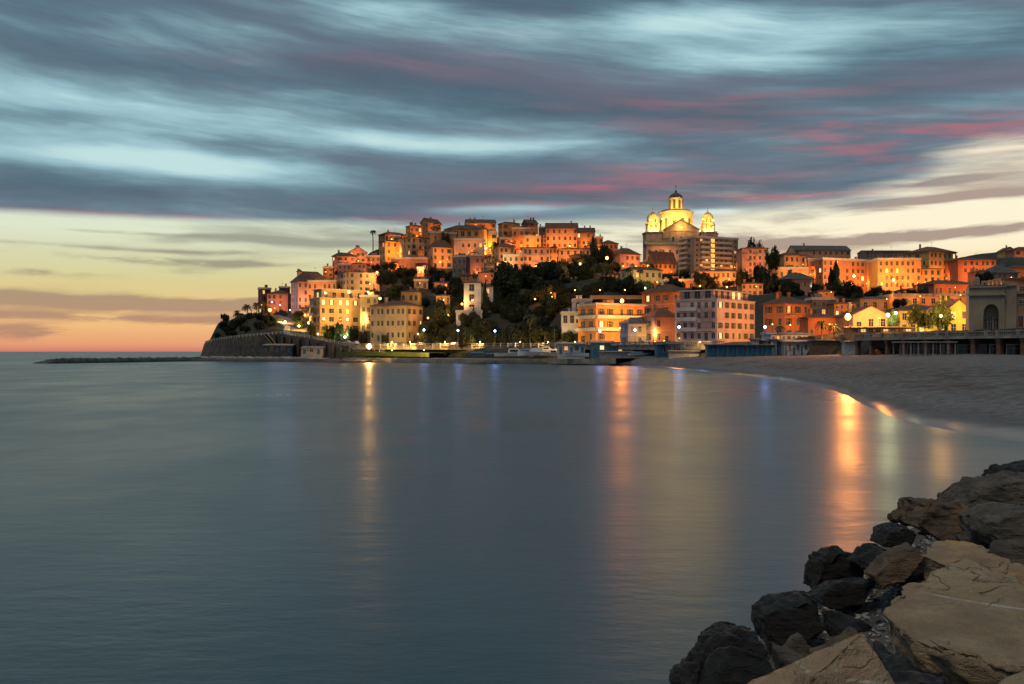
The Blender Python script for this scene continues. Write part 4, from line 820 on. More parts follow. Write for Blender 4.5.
# ------------------------------------------------------------------ church on the hill
def church():
    Y0 = 600; base = at(680.5, 264, Y0); t = empty('church', tuple(base), 0, 'large floodlit church with central drum, lantern and two domed bell towers', 'church')
    K = .6
    def LX(px): return (px - 680.5) * K
    def LZ(py): return (264 - py) * K
    st = wall_mat('church_cream', (.62, .52, .34)); dull = wall_mat('church_rose', (.40, .28, .23)); lead = ROOF[2]; domem = tile_mat('dome_copper', (.50, .42, .22))
    # nave block with gable front
    b = MB(); x0, x1 = LX(664.5), LX(698); z1 = LZ(229.5); za = LZ(220.5); xm = (x0 + x1) / 2; D = 34
    b.box(x0, x1, 0, D, -8, z1); b.add([(x0, 0, z1), (x1, 0, z1), (xm, 0, za), (x0, D, z1), (x1, D, z1), (xm, D, za)], [(0, 1, 2), (4, 3, 5), (0, 2, 5, 3), (1, 4, 5, 2)])
    nave = b.build('nave', dull, t)
    b = MB()
    for sx in (-1, 1):
        e = x0 - .8 if sx < 0 else x1 + .8; dz = (za - z1) / (x1 - xm) * .8
        vv = []
        for yy in (-.9, D): vv += [(e, yy, z1 - dz + .02), (e, yy, z1 - dz + .7), (xm, yy, za + .02), (xm, yy, za + .7)]
        b.add(vv, [(0, 2, 3, 1), (4, 5, 7, 6), (0, 1, 5, 4), (1, 3, 7, 5), (0, 4, 6, 2)])
    b.build('roof', lead, nave, fixn=True)
    b = MB(); b.box(x0 + 1, x1 - 1, -.5, -.004, z1 - .9, z1 - .2)
    for k in range(6): xx = x0 + (x1 - x0) * k / 5; b.box(xx - .5, xx + .5, -.4, -.004, 0, z1 - 1)
    b.build('pilasters', dull, nave)
    for xx in (xm - 5, xm, xm + 5):
        me = win_mesh(1.6, 3.2, 'b', -1, 0); inst('window', me, nave, (xx, -.004, z1 - 6))
    # pediment opening lit
    inst('window', win_mesh(1.8, 1.6, 'b', -1, 0), nave, (xm, -.004, z1 + 1.6))
    def drum(cx, cy, r, z0, z1_, n, m_, name, nwin, ww, wh, cr=.8, parent=None):
        cpx, cpy = cx, cy
        d = MB().lathe([(r, z0), (r, z1_)], n, (cpx, cpy, 0)).build(name, m_, parent or t)
        c = MB().lathe([(r + .15, z1_ - .9), (r + cr, z1_ - .3), (r + cr, z1_), (r - .5, z1_ + .25)], n, (cpx, cpy, 0)).build('cornice', TRIM, d)
        q = MB()
        for k in range(nwin):
            a = 2 * math.pi * (k + .5) / nwin + math.pi / 2
            for s_ in (-.36, .36):
                aa = a + s_ * 2 * math.pi / nwin; px_, py_ = cpx + r * math.cos(aa), cpy + r * math.sin(aa); q.lathe([(.38, z0), (.32, z1_ - .9)], 6, (px_, py_, 0))
        q.build('columns', m_, d)
        for k in range(nwin):
            a = 2 * math.pi * (k + .5) / nwin + math.pi / 2
            rr = r * math.cos(math.pi / n) + .05 if n <= 12 else r + .02
            q = MB(); zc0, zc1 = z0 + (z1_ - z0) * .18, z0 + (z1_ - z0) * .18 + wh
            pts = [(-ww / 2, 0, zc0), (ww / 2, 0, zc0)] + [(ww / 2 * math.cos(th), 0, zc1 + ww / 2 * math.sin(th)) for th in [math.pi * i / 8 for i in range(9)]]
            f_ = len(pts); q.add([(p[0], -.05, p[2]) for p in pts] + [(p[0], .3, p[2]) for p in pts], [tuple(range(f_))] + [(i, (i + 1) % f_, f_ + (i + 1) % f_, f_ + i) for i in range(f_)])
            o = q.build('window', GLASSW, d); o.location = (cpx + rr * math.cos(a), cpy + rr * math.sin(a), 0); o.rotation_euler = (0, 0, a + math.pi / 2)
        return d
    GLASSW = mat('church_window', (.10, .07, .03), .6, .3, 1)
    cy = 17
    drum(0, cy, 10.0, LZ(232), LZ(208.5), 24, st, 'drum', 12, 1.9, 6.2, 1.0)
    MB().lathe([(9.6, 0), (8.8, .9), (4.6, 1.6)], 24, (0, cy, LZ(208.5) + .2)).build('drum_roof', lead, t, True)
    lan = drum(0, cy, 4.15, LZ(207.5), LZ(194), 16, st, 'lantern', 8, 1.5, 4.6, .7)
    dm = MB().lathe([(4.3, 0), (4.0, 1.0), (3.2, 2.0), (2.0, 2.8), (.8, 3.3), (.6, 3.8), (.75, 4.3), (.3, 4.9), (.08, 5.2)], 20, (0, cy, LZ(194) + .1)).build('dome', lead, lan, True)
    z = LZ(194) + 5.2; MB().tube([(0, cy, z), (0, cy, z + 3.2)], .12, .08, 6).box(-.8, .8, cy - .07, cy + .07, z + 2.0, z + 2.2).build('cross', IRON, dm)
    for side, cxp in ((-1, 653.5), (1, 708.8)):
        cx = LX(cxp); tw = MB().box(cx - 4.6, cx + 4.6, -1, 8.2, -6, LZ(232.5)).build('tower_base', dull, t)
        MB().box(cx - 5, cx + 5, -1.4, 8.6, LZ(232.5) + .003, LZ(232.5) + .5).build('cornice', TRIM, tw)
        d = drum(cx, 3.6, 3.9, LZ(231.7), LZ(223.2), 8, st, 'belfry', 8, 1.2, 2.6, .6)
        d2 = drum(cx, 3.6, 3.2, LZ(222.8), LZ(217.6), 16, st, 'upper_belfry', 8, .8, 1.4, .4, d)
        z = LZ(217.6)
        dd = MB().lathe([(3.3, 0), (3.2, 1.0), (2.7, 2.1), (1.8, 3.0), (.8, 3.6), (.4, 3.9), (.35, 4.6), (.1, 5.0)], 18, (cx, 3.6, z)).build('dome', domem, d, True)
        MB().tube([(cx, 3.6, z + 4.8), (cx, 3.6, z + 6.6)], .09, .06, 6).build('finial', IRON, dd)
    # lower aisles, apse wing, sacristy blocks
    def blk(px0, px1, y0, y1, py, name, m_, pr=None, rp=None, wins=0):
        h = LZ(py); q = MB().box(LX(px0), LX(px1), y0, y1, -7, h).build(name, m_, t)
        if rp is not None: MB().add([(LX(px0) - .5, y0 - .5, h + .003), (LX(px1) + .5, y0 - .5, h + .003), (LX(px1) + .5, y1, h + .003), (LX(px0) - .5, y1, h + .003), (LX(px0) - .5, y0 - .5, h + .4), (LX(px1) + .5, y0 - .5, h + .4), (LX(px1) + .5, y1, h + (py - rp) * K), (LX(px0) - .5, y1, h + (py - rp) * K)],
                                    [(3, 2, 1, 0), (0, 1, 5, 4), (1, 2, 6, 5), (2, 3, 7, 6), (3, 0, 4, 7), (4, 5, 6, 7)]).build('roof', lead, q)
        else: MB().box(LX(px0) - .4, LX(px1) + .4, y0 - .4, y1, h + .003, h + .6).build('cornice', TRIM, q)
        for k in range(wins): inst('window', win_mesh(1.3, 2.4, 'b', -1, 0), q, (LX(px0) + (LX(px1) - LX(px0)) * (k + .5) / wins, y0 - .004, h * .62))
        return q
    blk(645.5, 664, .6, 12, 233, 'left_aisle', dull, None, 231); blk(697.5, 718, .6, 12, 234, 'right_aisle', dull, None, 230)
    blk(644, 678, -9, -.01, 247, 'sacristy', dull, None, 241, 5); blk(655, 668, -.3, .5, 238, 'buttress', dull)
    blk(700, 707, -3, .55, 238, 'buttress', dull)
    # floodlights on the terraces; masted ones added to light domes and front
    fm = MB().box(-.35, .35, -.25, .25, 0, .5).mesh('floodlight', [GL['y']])
    for (x_, y_, z_, pw, sp) in [(-8.2, 5.2, LZ(229) + 1.2, 2600, 0), (8.2, 5.2, LZ(229) + 1.2, 2600, 0), (-3.5, 1.5, za + 1.6, 1500, 0), (3.5, 1.5, za + 1.6, 1500, 0), (-13.5, 9, LZ(229) + .5, 2600, 0), (13.5, 9, LZ(229) + .5, 2200, 0),
                               (-3.6, cy - 7.6, LZ(208) + .9, 900, 0), (3.6, cy - 7.6, LZ(208) + .9, 900, 0), (0, cy - 8.2, LZ(208) + .9, 700, 0),
                               (LX(650), -1.2, LZ(231) + .3, 1500, 0), (LX(657.5), -1.0, LZ(231) + .3, 900, 0), (LX(705), -1.2, LZ(231) + .3, 700, 0), (LX(712), -1.0, LZ(231) + .3, 900, 0), (LX(661), -14, 3, 1900, 1), (LX(690), -9, 5, 1500, 1), (0, -3.5, LZ(227), 1100, 0), (LX(650), -4.0, LZ(220), 1300, 0), (LX(661.5), -4, LZ(219), 1100, 0), (LX(702), -4.5, LZ(219), 1100, 0), (LX(711.5), -4, LZ(220), 1300, 0)]:
        f = inst('floodlight', fm, t, (x_, y_, z_ - .9))
        if y_ < -2: MB().tube([(0, 0, -(z_ + 5)), (0, 0, 0)], .12, .08, 6).build('mast', IRON, f)
        ld = bpy.data.lights.new('flood_beam', 'POINT'); ld.energy = pw * 2.5; ld.color = (1, .60, .12) if not sp else (1, .4, .12); ld.shadow_soft_size = .5
        lo = bpy.data.objects.new('flood_beam', ld); link(lo); lo.parent = f; lo.location = (0, 0, 1.2)
church()

# ------------------------------------------------------------------ trees
def leaf_mat(name, a, b_):
    m = bpy.data.materials.new(name); m.use_nodes = True; t = NT(m.node_tree); p = t.n['Principled BSDF']
    g = t.new('ShaderNodeTexCoord').outputs['Object']; n = t.noise(g, 3.0, 4, .6); oi = t.new('ShaderNodeObjectInfo').outputs['Random']
    c = t.mix(t.ss(n, .35, .65), tuple(a) + (1,), tuple(b_) + (1,)); c = t.mix(t.m('MULTIPLY', oi, .35), c, tuple(v * .5 for v in a) + (1,))
    t.l.new(c, p.inputs['Base Color']); p.inputs['Roughness'].default_value = .7; p.inputs['Specular IOR Level'].default_value = .2
    return m
LEAF = leaf_mat('holm_oak_leaves', (.014, .022, .009), (.034, .045, .019)); PINE = leaf_mat('pine_needles', (.012, .022, .009), (.028, .042, .017)); CYP = leaf_mat('cypress_foliage', (.012, .022, .012), (.025, .038, .02))
OLIVE = leaf_mat('olive_leaves', (.035, .04, .022), (.07, .075, .045)); PLANE = leaf_mat('plane_tree_leaves', (.04, .06, .015), (.08, .11, .03)); PALM = leaf_mat('palm_fronds', (.03, .045, .018), (.07, .08, .035)); BARK = mat('bark', (.09, .065, .045), .9, .4, 3, .03, 8)
def crown(seed, lobes, n, leaf, shape):
    """unit crown: leaf clumps spread on and inside uneven lobes"""
    r = random.Random(seed); b = MB(); L = []
    for k in range(lobes):
        while True:
            p = Vector((r.uniform(-1, 1), r.uniform(-1, 1), r.uniform(0, 1)))
            if shape(p): break
        L.append((p, r.uniform(.24, .42)))
    for k in range(n):
        c, rad = r.choice(L); d = Vector((r.gauss(0, 1), r.gauss(0, 1), r.gauss(0, .9))).normalized(); q = c + d * rad * (r.random() ** .35) * r.uniform(.75, 1.15)
        s_ = leaf * r.uniform(.6, 1.4); nv = (d + Vector((r.gauss(0, .6), r.gauss(0, .6), r.gauss(0, .6)))).normalized(); a = nv.orthogonal().normalized(); bb = nv.cross(a); th = r.uniform(0, 6.28)
        a, bb = a * math.cos(th) + bb * math.sin(th), bb * math.cos(th) - a * math.sin(th)
        b.add([q - a * s_, q - bb * s_ * .7 + nv * s_ * .2, q + a * s_, q + bb * s_ * .7 + nv * s_ * .25], [(0, 1, 2), (0, 2, 3)])
    return b
sh_round = lambda p: (p.x ** 2 + p.y ** 2) / .55 + ((p.z - .5) / .42) ** 2 < 1
sh_umb = lambda p: (p.x ** 2 + p.y ** 2) < .6 and .55 < p.z < .9 - .3 * (p.x ** 2 + p.y ** 2)
sh_col = lambda p: (p.x ** 2 + p.y ** 2) < (.5 * (1 - p.z) ** .7 * min(1, p.z * 4 + .4)) ** 2
CR = {'oak': [crown(1, 15, 3000, .065, sh_round).mesh('crown', LEAF), crown(2, 12, 2600, .07, sh_round).mesh('crown', LEAF), crown(3, 18, 3200, .06, sh_round).mesh('crown', LEAF)],
      'pine': [crown(4, 11, 2600, .06, sh_umb).mesh('crown', PINE), crown(5, 9, 2300, .065, sh_umb).mesh('crown', PINE)],
      'olive': [crown(6, 10, 2200, .06, sh_round).mesh('crown', OLIVE), crown(9, 12, 2200, .065, sh_round).mesh('crown', LEAF)],
      'plane': [crown(7, 14, 3600, .045, sh_round).mesh('crown', PLANE)]}
def cyp(seed):
    r = random.Random(seed); b = MB()
    for k in range(1700):
        z = r.random(); rad = .5 * min(1, (z * 5 + .35)) * (1 - z) ** .6 * (1 + .25 * math.sin(z * 17 + seed)); a = r.uniform(0, 6.28); rr = rad * r.random() ** .4
        q = Vector((rr * math.cos(a), rr * math.sin(a), z)); s_ = .07 * r.uniform(.6, 1.3)
        b.add([q + Vector((s_, 0, 0)), q + Vector((0, s_, -.01)), q + Vector((-s_, 0, .0)), q + Vector((0, -s_, .03))], [(0, 1, 2), (0, 2, 3)]); b.add([q + Vector((s_, 0, 0)), q + Vector((-s_, 0, 0)), q + Vector((0, .01, .06))], [(0, 1, 2)])
    return b.mesh('crown', CYP)
CR['cypress'] = [cyp(3), cyp(8)]
def palm_mesh(seed):
    r = random.Random(seed); b = MB()
    for k in range(34):
        a = r.uniform(0, 6.28); el = r.uniform(-.55, 1.15); pts = []
        for s_ in range(6):
            f = s_ / 5; rr = f * math.cos(el) * 1.0; zz = f * math.sin(el) - .55 * f * f; pts.append(Vector((rr * math.cos(a), rr * math.sin(a), zz)))
        side = Vector((-math.sin(a), math.cos(a), 0))
        for p, q in zip(pts, pts[1:]):
            w0 = .10 if p is not pts[0] else .03; b.add([p, q, q + side * w0 - Vector((0, 0, .09)), p + side * w0 - Vector((0, 0, .09))], [(0, 1, 2, 3)]); b.add([p, q, q - side * w0 - Vector((0, 0, .09)), p - side * w0 - Vector((0, 0, .09))], [(0, 3, 2, 1)])
    return b.mesh('crown', PALM)
CR['palm'] = [palm_mesh(1), palm_mesh(2)]
def trunk_mesh(kind):
    b = MB(); z1 = {'oak': .45, 'olive': .45, 'plane': .5, 'pine': .72, 'cypress': .2, 'palm': 1.0}[kind]; r0 = {'palm': .035, 'pine': .035}.get(kind, .05)
    b.tube([(0, 0, -.15), (.01, 0, z1 * .4), (-.01, .01, z1)], r0, r0 * .6, 7)
    if kind in ('oak', 'plane', 'pine', 'olive'):
        r = random.Random(3)
        for k in range(5): a = k * 1.3 + .3; b.tube([(0, 0, z1 * (.6 + .07 * k)), (.14 * math.cos(a), .14 * math.sin(a), z1 * 1.1), (.3 * math.cos(a), .3 * math.sin(a), z1 * 1.35)], r0 * .5, r0 * .15, 5)
    return b.mesh('trunk', BARK, True)
TR = {k: trunk_mesh(k) for k in CR}
NAME = {'oak': 'oak_tree', 'pine': 'pine_tree', 'olive': 'olive_tree', 'cypress': 'cypress_tree', 'palm': 'palm_tree', 'plane': 'plane_tree'}
SZ = lambda w_: 'very small' if w_ < 9 else 'small' if w_ < 13 else 'smallish' if w_ < 16 else 'medium sized' if w_ < 20 else 'fairly broad' if w_ < 25 else 'broad'
rt = random.Random(21); used = set()
SHORT = [(C0.x + .5 * WR * math.cos(aa), C0.y, r[0].split(' with ')[0]) for r, C0, aa, WR, WL in SC]
def tree(kind, px, ytop, Y, wpx, label=None, group=None, base=None, lean=0):
    X = wx(px, Y); zg = gz(X, Y) if base is None else wz(base, Y); wid = wpx / F * Y; H = max(3.2 if kind != 'palm' else 4.5, wz(ytop, Y) - zg)
    if kind in ('oak', 'olive', 'plane', 'pine'): wid = min(wid, H / .62)
    t = empty(NAME[kind], (X, Y, zg), rt.uniform(0, 6.28), label, 'tree', group)
    i = rt.randrange(len(CR[kind]))
    if kind == 'palm':
        inst('trunk', TR[kind], t, (0, 0, 0), 0, (min(H, 9), min(H, 9), H - wid * .3)); inst('crown', CR[kind][i], t, (0, 0, H - wid * .3), 0, (wid / 2, wid / 2, wid / 2)); return t
    inst('trunk', TR[kind], t, (0, 0, 0), 0, (max(H * .6, 4), max(H * .6, 4), H)); h0 = {'pine': 0, 'cypress': 0}.get(kind, .04 * H)
    inst('crown', CR[kind][i], t, (0, 0, h0), 0, (wid / 2 / .98, wid / 2 / .98, (H - h0) / 1.1) if kind != 'cypress' else (wid, wid, H)); return t
def auto_label(kind, X, Y, size):
    best = sorted(SHORT, key=lambda s: (s[0] - X) ** 2 + (s[1] - Y) ** 2)
    for s in best[:16]:
        rel = ('below' if Y < s[1] - 4 and abs(X - s[0]) < 9 else ('behind' if Y > s[1] + 8 and abs(X - s[0]) < 6 else ('left of' if X < s[0] else 'right of')))
        l = f"{size} {dict(oak='dark round evergreen', pine='umbrella pine', olive='rounded shrub like tree', cypress='narrow cypress', palm='palm', plane='plane tree')[kind]} {rel} the {s[2]}"
        l = ' '.join(l.split()[:16])
        if l not in used: used.add(l); return l
    l = f"{size} dark tree of the wooded slope"; return l
TREES = [  # kind, px, top y, distance, width px
 ('pine', 385, 272, 470, 26), ('oak', 400, 283, 455, 24), ('oak', 418, 276, 470, 28), ('pine', 436, 274, 478, 30), ('oak', 452, 288, 450, 26), ('oak', 384, 288, 455, 20), ('olive', 372, 287, 462, 14), ('pine', 410, 268, 500, 26),
 ('oak', 432, 266, 505, 22), ('oak', 446, 270, 495, 18), ('oak', 362, 276, 492, 14), ('oak', 350, 268, 494, 20), ('oak', 338, 270, 497, 16), ('oak', 376, 268, 505, 18), ('oak', 330, 276, 492, 12), ('pine', 390, 262, 512, 18),
 ('oak', 398, 300, 440, 20), ('oak', 424, 296, 438, 24), ('oak', 440, 304, 425, 28), ('oak', 452, 312, 408, 26), ('oak', 430, 318, 408, 24), ('oak', 445, 325, 396, 26), ('oak', 460, 322, 390, 24), ('oak', 474, 322, 386, 22), ('oak', 488, 316, 388, 26),
 ('oak', 425, 330, 400, 16), ('oak', 437, 336, 394, 16), ('oak', 500, 330, 378, 26), ('oak', 520, 326, 374, 28), ('oak', 540, 322, 366, 28), ('oak', 556, 326, 356, 24), ('oak', 568, 330, 348, 18),
 ('oak', 506, 272, 452, 50), ('oak', 512, 265, 486, 40), ('oak', 494, 283, 440, 26), ('oak', 528, 270, 470, 34), ('oak', 545, 277, 462, 30), ('cypress', 485, 284, 398, 8), ('oak', 500, 300, 415, 40), ('oak', 528, 295, 420, 40), ('oak', 552, 292, 425, 30),
 ('oak', 540, 306, 400, 36), ('oak', 515, 310, 398, 30), ('oak', 560, 308, 385, 26), ('oak', 572, 300, 398, 24), ('cypress', 523, 296, 404, 9), ('oak', 493, 268, 500, 16), ('pine', 560, 262, 490, 30), ('oak', 574, 268, 484, 26), ('oak', 566, 276, 470, 22),
 ('pine', 600, 246, 505, 28), ('pine', 612, 262, 480, 30), ('oak', 590, 266, 478, 26), ('oak', 603, 276, 455, 26), ('oak', 618, 280, 445, 22), ('oak', 588, 284, 440, 22), ('olive', 578, 286, 430, 18), ('olive', 604, 288, 420, 16), ('pine', 586, 256, 500, 20),
 ('oak', 600, 300, 372, 22), ('oak', 614, 302, 368, 18), ('oak', 628, 299, 372, 20), ('oak', 585, 300, 378, 14), ('oak', 640, 302, 372, 16), ('oak', 656, 288, 415, 14), ('oak', 672, 270, 470, 16), ('oak', 683, 268, 462, 18), ('oak', 664, 272, 468, 14), ('oak', 650, 262, 500, 12),
 ('pine', 754, 239, 500, 22), ('oak', 760, 262, 452, 22), ('pine', 772, 250, 470, 16), ('oak', 770, 270, 440, 24), ('oak', 752, 278, 430, 22), ('oak', 766, 285, 415, 22), ('oak', 780, 282, 410, 14), ('cypress', 775, 246, 480, 8), ('oak', 740, 268, 440, 14), ('oak', 728, 280, 420, 14),
 ('oak', 712, 283, 410, 14), ('oak', 700, 284, 408, 12), ('cypress', 836, 262, 430, 12), ('cypress', 831, 268, 428, 9), ('oak', 838, 282, 420, 14), ('oak', 824, 286, 420, 16), ('oak', 850, 291, 415, 22), ('oak', 868, 293, 405, 18), ('oak', 888, 294, 400, 16), ('oak', 880, 300, 345, 18), ('oak', 900, 302, 320, 16),
 ('oak', 860, 300, 350, 18), ('oak', 845, 298, 355, 16), ('oak', 910, 296, 380, 14), ('plane', 918, 305, 240, 24), ('plane', 940, 303, 236, 30), ('plane', 893, 312, 252, 14), ('oak', 985, 270, 430, 18), ('oak', 1003, 285, 330, 20), ('oak', 1018, 280, 350, 24),
 ('oak', 300, 318, 452, 12), ('oak', 296, 315, 470, 12), ('olive', 312, 322, 436, 10), ('olive', 326, 325, 430, 12), ('olive', 340, 322, 428, 14), ('oak', 352, 325, 425, 14), ('olive', 364, 328, 420, 12), ('oak', 385, 332, 402, 10), ('olive', 332, 326, 428, 10),
 ('oak', 284, 311, 488, 12), ('olive', 305, 314, 475, 10), ('olive', 218, 335, 476, 9), ('oak', 226, 331, 474, 10), ('oak', 234, 327, 470, 10), ('oak', 242, 324, 470, 10), ('oak', 250, 320, 470, 12), ('oak', 259, 317, 466, 14), ('oak', 268, 316, 464, 14), ('oak', 277, 317, 462, 12), ('oak', 247, 327, 458, 10), ('oak', 259, 325, 456, 12), ('oak', 271, 325, 454, 11),
 ('oak', 233, 330, 462, 12), ('palm', 247, 303, 474, 11), ('palm', 257, 301, 478, 11), ('palm', 264, 301, 476, 10), ('palm', 238, 309, 472, 11), ('palm', 241, 312, 466, 10), ('palm', 373, 229, 556, 7), ('palm', 530, 312, 366, 15), ('palm', 545, 330, 352, 7),
 ('palm', 602, 262, 470, 10), ('palm', 607, 268, 462, 9), ('palm', 594, 262, 468, 8), ('palm', 628, 266, 440, 12), ('palm', 640, 268, 438, 8), ('palm', 704, 273, 418, 7), ('palm', 716, 275, 418, 7), ('palm', 780, 326, 262, 12), ('palm', 822, 335, 248, 14), ('palm', 834, 338, 244, 13), ('palm', 812, 339, 246, 10),
 ('palm', 439, 273, 500, 8), ('oak', 497, 240, 560, 12), ('oak', 446, 226, 566, 12), ('oak', 488, 226, 575, 16), ('olive', 594, 236, 552, 8), ('oak', 576, 246, 545, 10), ('palm', 655, 310, 330, 9),
 ('oak', 800, 288, 405, 18), ('oak', 814, 290, 400, 14), ('oak', 700, 262, 560, 10)]
gnames = {'oak': 'dark evergreens of the wooded slopes', 'pine': 'umbrella pines on the hill', 'olive': 'small rounded trees by the road', 'cypress': 'cypresses on the slope', 'palm': 'palms of the town', 'plane': 'plane trees on the square'}
for kind, px, yt, Y, wd in TREES:
    X = wx(px, Y)
    if footprint_hit(X, Y):
        for dy in (-6, 6, -12, 12, -18):
            if not footprint_hit(X, Y + dy): Y += dy; break
    tree(kind, px, yt, Y, wd, auto_label(kind, wx(px, Y), Y, SZ(wd)), gnames[kind])

# fill the wooded slopes: dark evergreens standing crown to crown between the houses
REG = [(425, 600, 300, 348, 366, 440, 95), (380, 470, 272, 300, 450, 500, 12), (490, 600, 262, 300, 450, 515, 34), (580, 680, 276, 303, 362, 440, 16), (690, 800, 275, 297, 385, 450, 18), (800, 930, 288, 302, 335, 430, 14), (215, 300, 316, 334, 452, 492, 34), (970, 1040, 268, 300, 300, 400, 9)]
def on_road(x, y):
    for (a, _, ya), (b, _, yb) in zip(ROAD, ROAD[1:]):
        p, q = Vector((wx(a, ya), ya)), Vector((wx(b, yb), yb)); t_ = max(0, min(1, (Vector((x, y)) - p).dot(q - p) / (q - p).length_squared))
        if ((p + (q - p) * t_) - Vector((x, y))).length < 6: return True
    return False
for (p0, p1, q0, q1, Y0, Y1, n) in REG:
    k = 0; tries = 0
    while k < n and tries < 4000:
        tries += 1; px = rt.uniform(p0, p1); Y = rt.uniform(Y0, Y1); X = wx(px, Y); z = gz(X, Y); py = HY - (z - CAMZ) / Y * F
        if not (q0 - 4 < py < q1 + 3) or footprint_hit(X, Y) or on_road(X, Y): continue
        k += 1; wd = rt.uniform(6, 11) if p0 == 215 else rt.uniform(12, 22); kind = rt.choice(['oak', 'oak', 'oak', 'olive', 'oak', 'pine'] if Y > 400 else ['oak', 'oak', 'olive'])
        tree(kind, px, py - wd * rt.uniform(.7, 1.0), Y, wd, auto_label(kind, X, Y, SZ(wd)), gnames[kind])
# ------------------------------------------------------------------ roads, walls, quays
ASPH = mat('asphalt', (.05, .05, .052), .85, .3, 2); STONE = mat('sea_wall_stone', (.065, .06, .055), .9, .45, .6, .15, 2.5); QUAY = mat('quay_concrete', (.24, .23, .21), .85, .3, .5, .03, 3); DARKROCK = mat('dark_shore_rock', (.035, .033, .03), .6, .5, .8, .25, 1.5)
def ribbon(pts, wdt, dz, name, m, kind='structure', side=0.0, zoff=None, label=None, cat=None):
    P = []
    for k in range(len(pts) - 1):
        n = max(2, int((pts[k + 1] - pts[k]).length / 3))
        for j in range(n): P.append(pts[k].lerp(pts[k + 1], j / n))
    P.append(pts[-1]); b = MB(); vs = []; L = []
    for k, p in enumerate(P):
        d = (P[min(k + 1, len(P) - 1)] - P[max(0, k - 1)]); d.z = 0; d.normalize(); nrm = Vector((-d.y, d.x, 0)); L.append((p, nrm))
        for s_ in (-.5, .5): q = p + nrm * (side + s_ * wdt); vs.append((q.x, q.y, p.z + dz))
    top = vs; bot = [(v[0], v[1], v[2] - 1.5) for v in vs]; n = len(P)
    fs = []
    for k in range(n - 1): fs += [(2 * k, 2 * k + 1, 2 * k + 3, 2 * k + 2), (2 * n + 2 * k, 2 * k, 2 * k + 2, 2 * n + 2 * k + 2), (2 * k + 1, 2 * n + 2 * k + 1, 2 * n + 2 * k + 3, 2 * k + 3)]
    b.add(top + bot, fs); o = b.build(name, m, fixn=True)
    if kind: o['kind'] = kind
    return o, L
RP = [at(*q) for q in ROAD]
ribbon(RP, 8.5, .55, 'road', ASPH)
rk, L = ribbon(RP, 2.6, .68, 'pavement', QUAY, side=-5.6)
def parapet(pts, h, name, label, cat='wall', m=QUAY, side=-7.0, post=3.5):
    t = empty(name, tuple(pts[0]), 0, label, cat); o0 = pts[0]
    b = MB(); L = []; P = []
    for k in range(len(pts) - 1):
        n = max(1, int((pts[k + 1] - pts[k]).length / post))
        for j in range(n): P.append(pts[k].lerp(pts[k + 1], j / n))
    P.append(pts[-1])
    for k in range(len(P) - 1):
        d = P[k + 1] - P[k]; d2 = Vector((d.x, d.y, 0)).normalized(); nr = Vector((-d2.y, d2.x, 0)); a = P[k] + nr * side - o0; c = P[k + 1] + nr * side - o0
        for (z0, z1, w_) in ((.55, .72, .18), (h + .5, h + .68, .22)):
            v = [a - nr * w_, a + nr * w_, c - nr * w_, c + nr * w_]; b.add([(q.x, q.y, q.z + z0) for q in v] + [(q.x, q.y, q.z + z1) for q in v], [(0, 2, 3, 1), (4, 5, 7, 6), (0, 1, 5, 4), (2, 6, 7, 3), (0, 4, 6, 2), (1, 3, 7, 5)])
        b.box(a.x - .2, a.x + .2, a.y - .2, a.y + .2, a.z - .4, a.z + h + .8)
        for j in range(1, 7): q = a.lerp(c, j / 7); b.box(q.x - .06, q.x + .06, q.y - .06, q.y + .06, q.z + .72, q.z + h + .5)
    b.build('balustrade', m, t, fixn=True); return t
parapet(RP[5:], .8, 'promenade_parapet', 'long low yellow lit parapet along the seafront road', 'parapet')
# headland retaining wall
HW = [(206, 500, 8.0), (213, 470, 8.8), (240, 448, 10.2), (262, 439, 10.9), (281, 431, 11.6), (296, 424, 10.5), (310, 418, 9.6), (335, 408, 7.4), (360, 398.5, 5.0), (385, 390, 3.6)]
hp = [Vector((wx(a, y), y - 1.3, z)) for a, y, z in HW]; t = empty('retaining_wall', tuple(hp[0]), 0, 'tall dark stone sea wall wrapped around the headland', 'wall')
b = MB(); P = []
for k in range(len(hp) - 1):
    n = max(1, int((hp[k + 1] - hp[k]).length / 2.5)); P += [hp[k].lerp(hp[k + 1], j / n) for j in range(n)]
P.append(hp[-1]); n = len(P); vs = []
for k, p in enumerate(P):
    d = (P[min(k + 1, n - 1)] - P[max(0, k - 1)]); d.z = 0; d.normalize(); nr = Vector((-d.y, d.x, 0))
    for (s_, zz) in ((-2.4, -1.5), (-2.2, .3), (-1.2, p.z * .55), (-.5, p.z), (1.2, p.z), (1.2, p.z - 2)):
        j_ = .5 * mnoise.noise(Vector((p.x * .18, zz * .3, p.y * .18))); q = p + nr * (s_ + j_) - hp[0]; vs.append((q.x, q.y, zz - hp[0].z))
fs = [(k * 6 + j, (k + 1) * 6 + j, (k + 1) * 6 + j + 1, k * 6 + j + 1) for k in range(n - 1) for j in range(5)]
b.add(vs, fs).build('masonry', STONE, t, fixn=True)
b = MB()
for k in range(int(n * .56), n - 3, 2):
    p = P[k] - hp[0]; zt = P[k].z - hp[0].z; b.box(p.x - .45, p.x + .45, p.y - 3.6, p.y - .8, -hp[0].z - 1, zt - .8)
b.build('buttresses', STONE, t)
b = MB()
for k in range(0, n - 1):
    a, c = P[k] - hp[0], P[k + 1] - hp[0]; b.tube([(a.x, a.y, a.z + 1.05), (c.x, c.y, c.z + 1.05)], .06, .06, 4); b.tube([(a.x, a.y, a.z + .55), (c.x, c.y, c.z + .55)], .04, .04, 4); b.box(a.x - .1, a.x + .1, a.y - .1, a.y + .1, a.z - .1, a.z + 1.15)
b.build('railing', mat('pale_railing', (.5, .48, .42), .6, .15, 2), t)
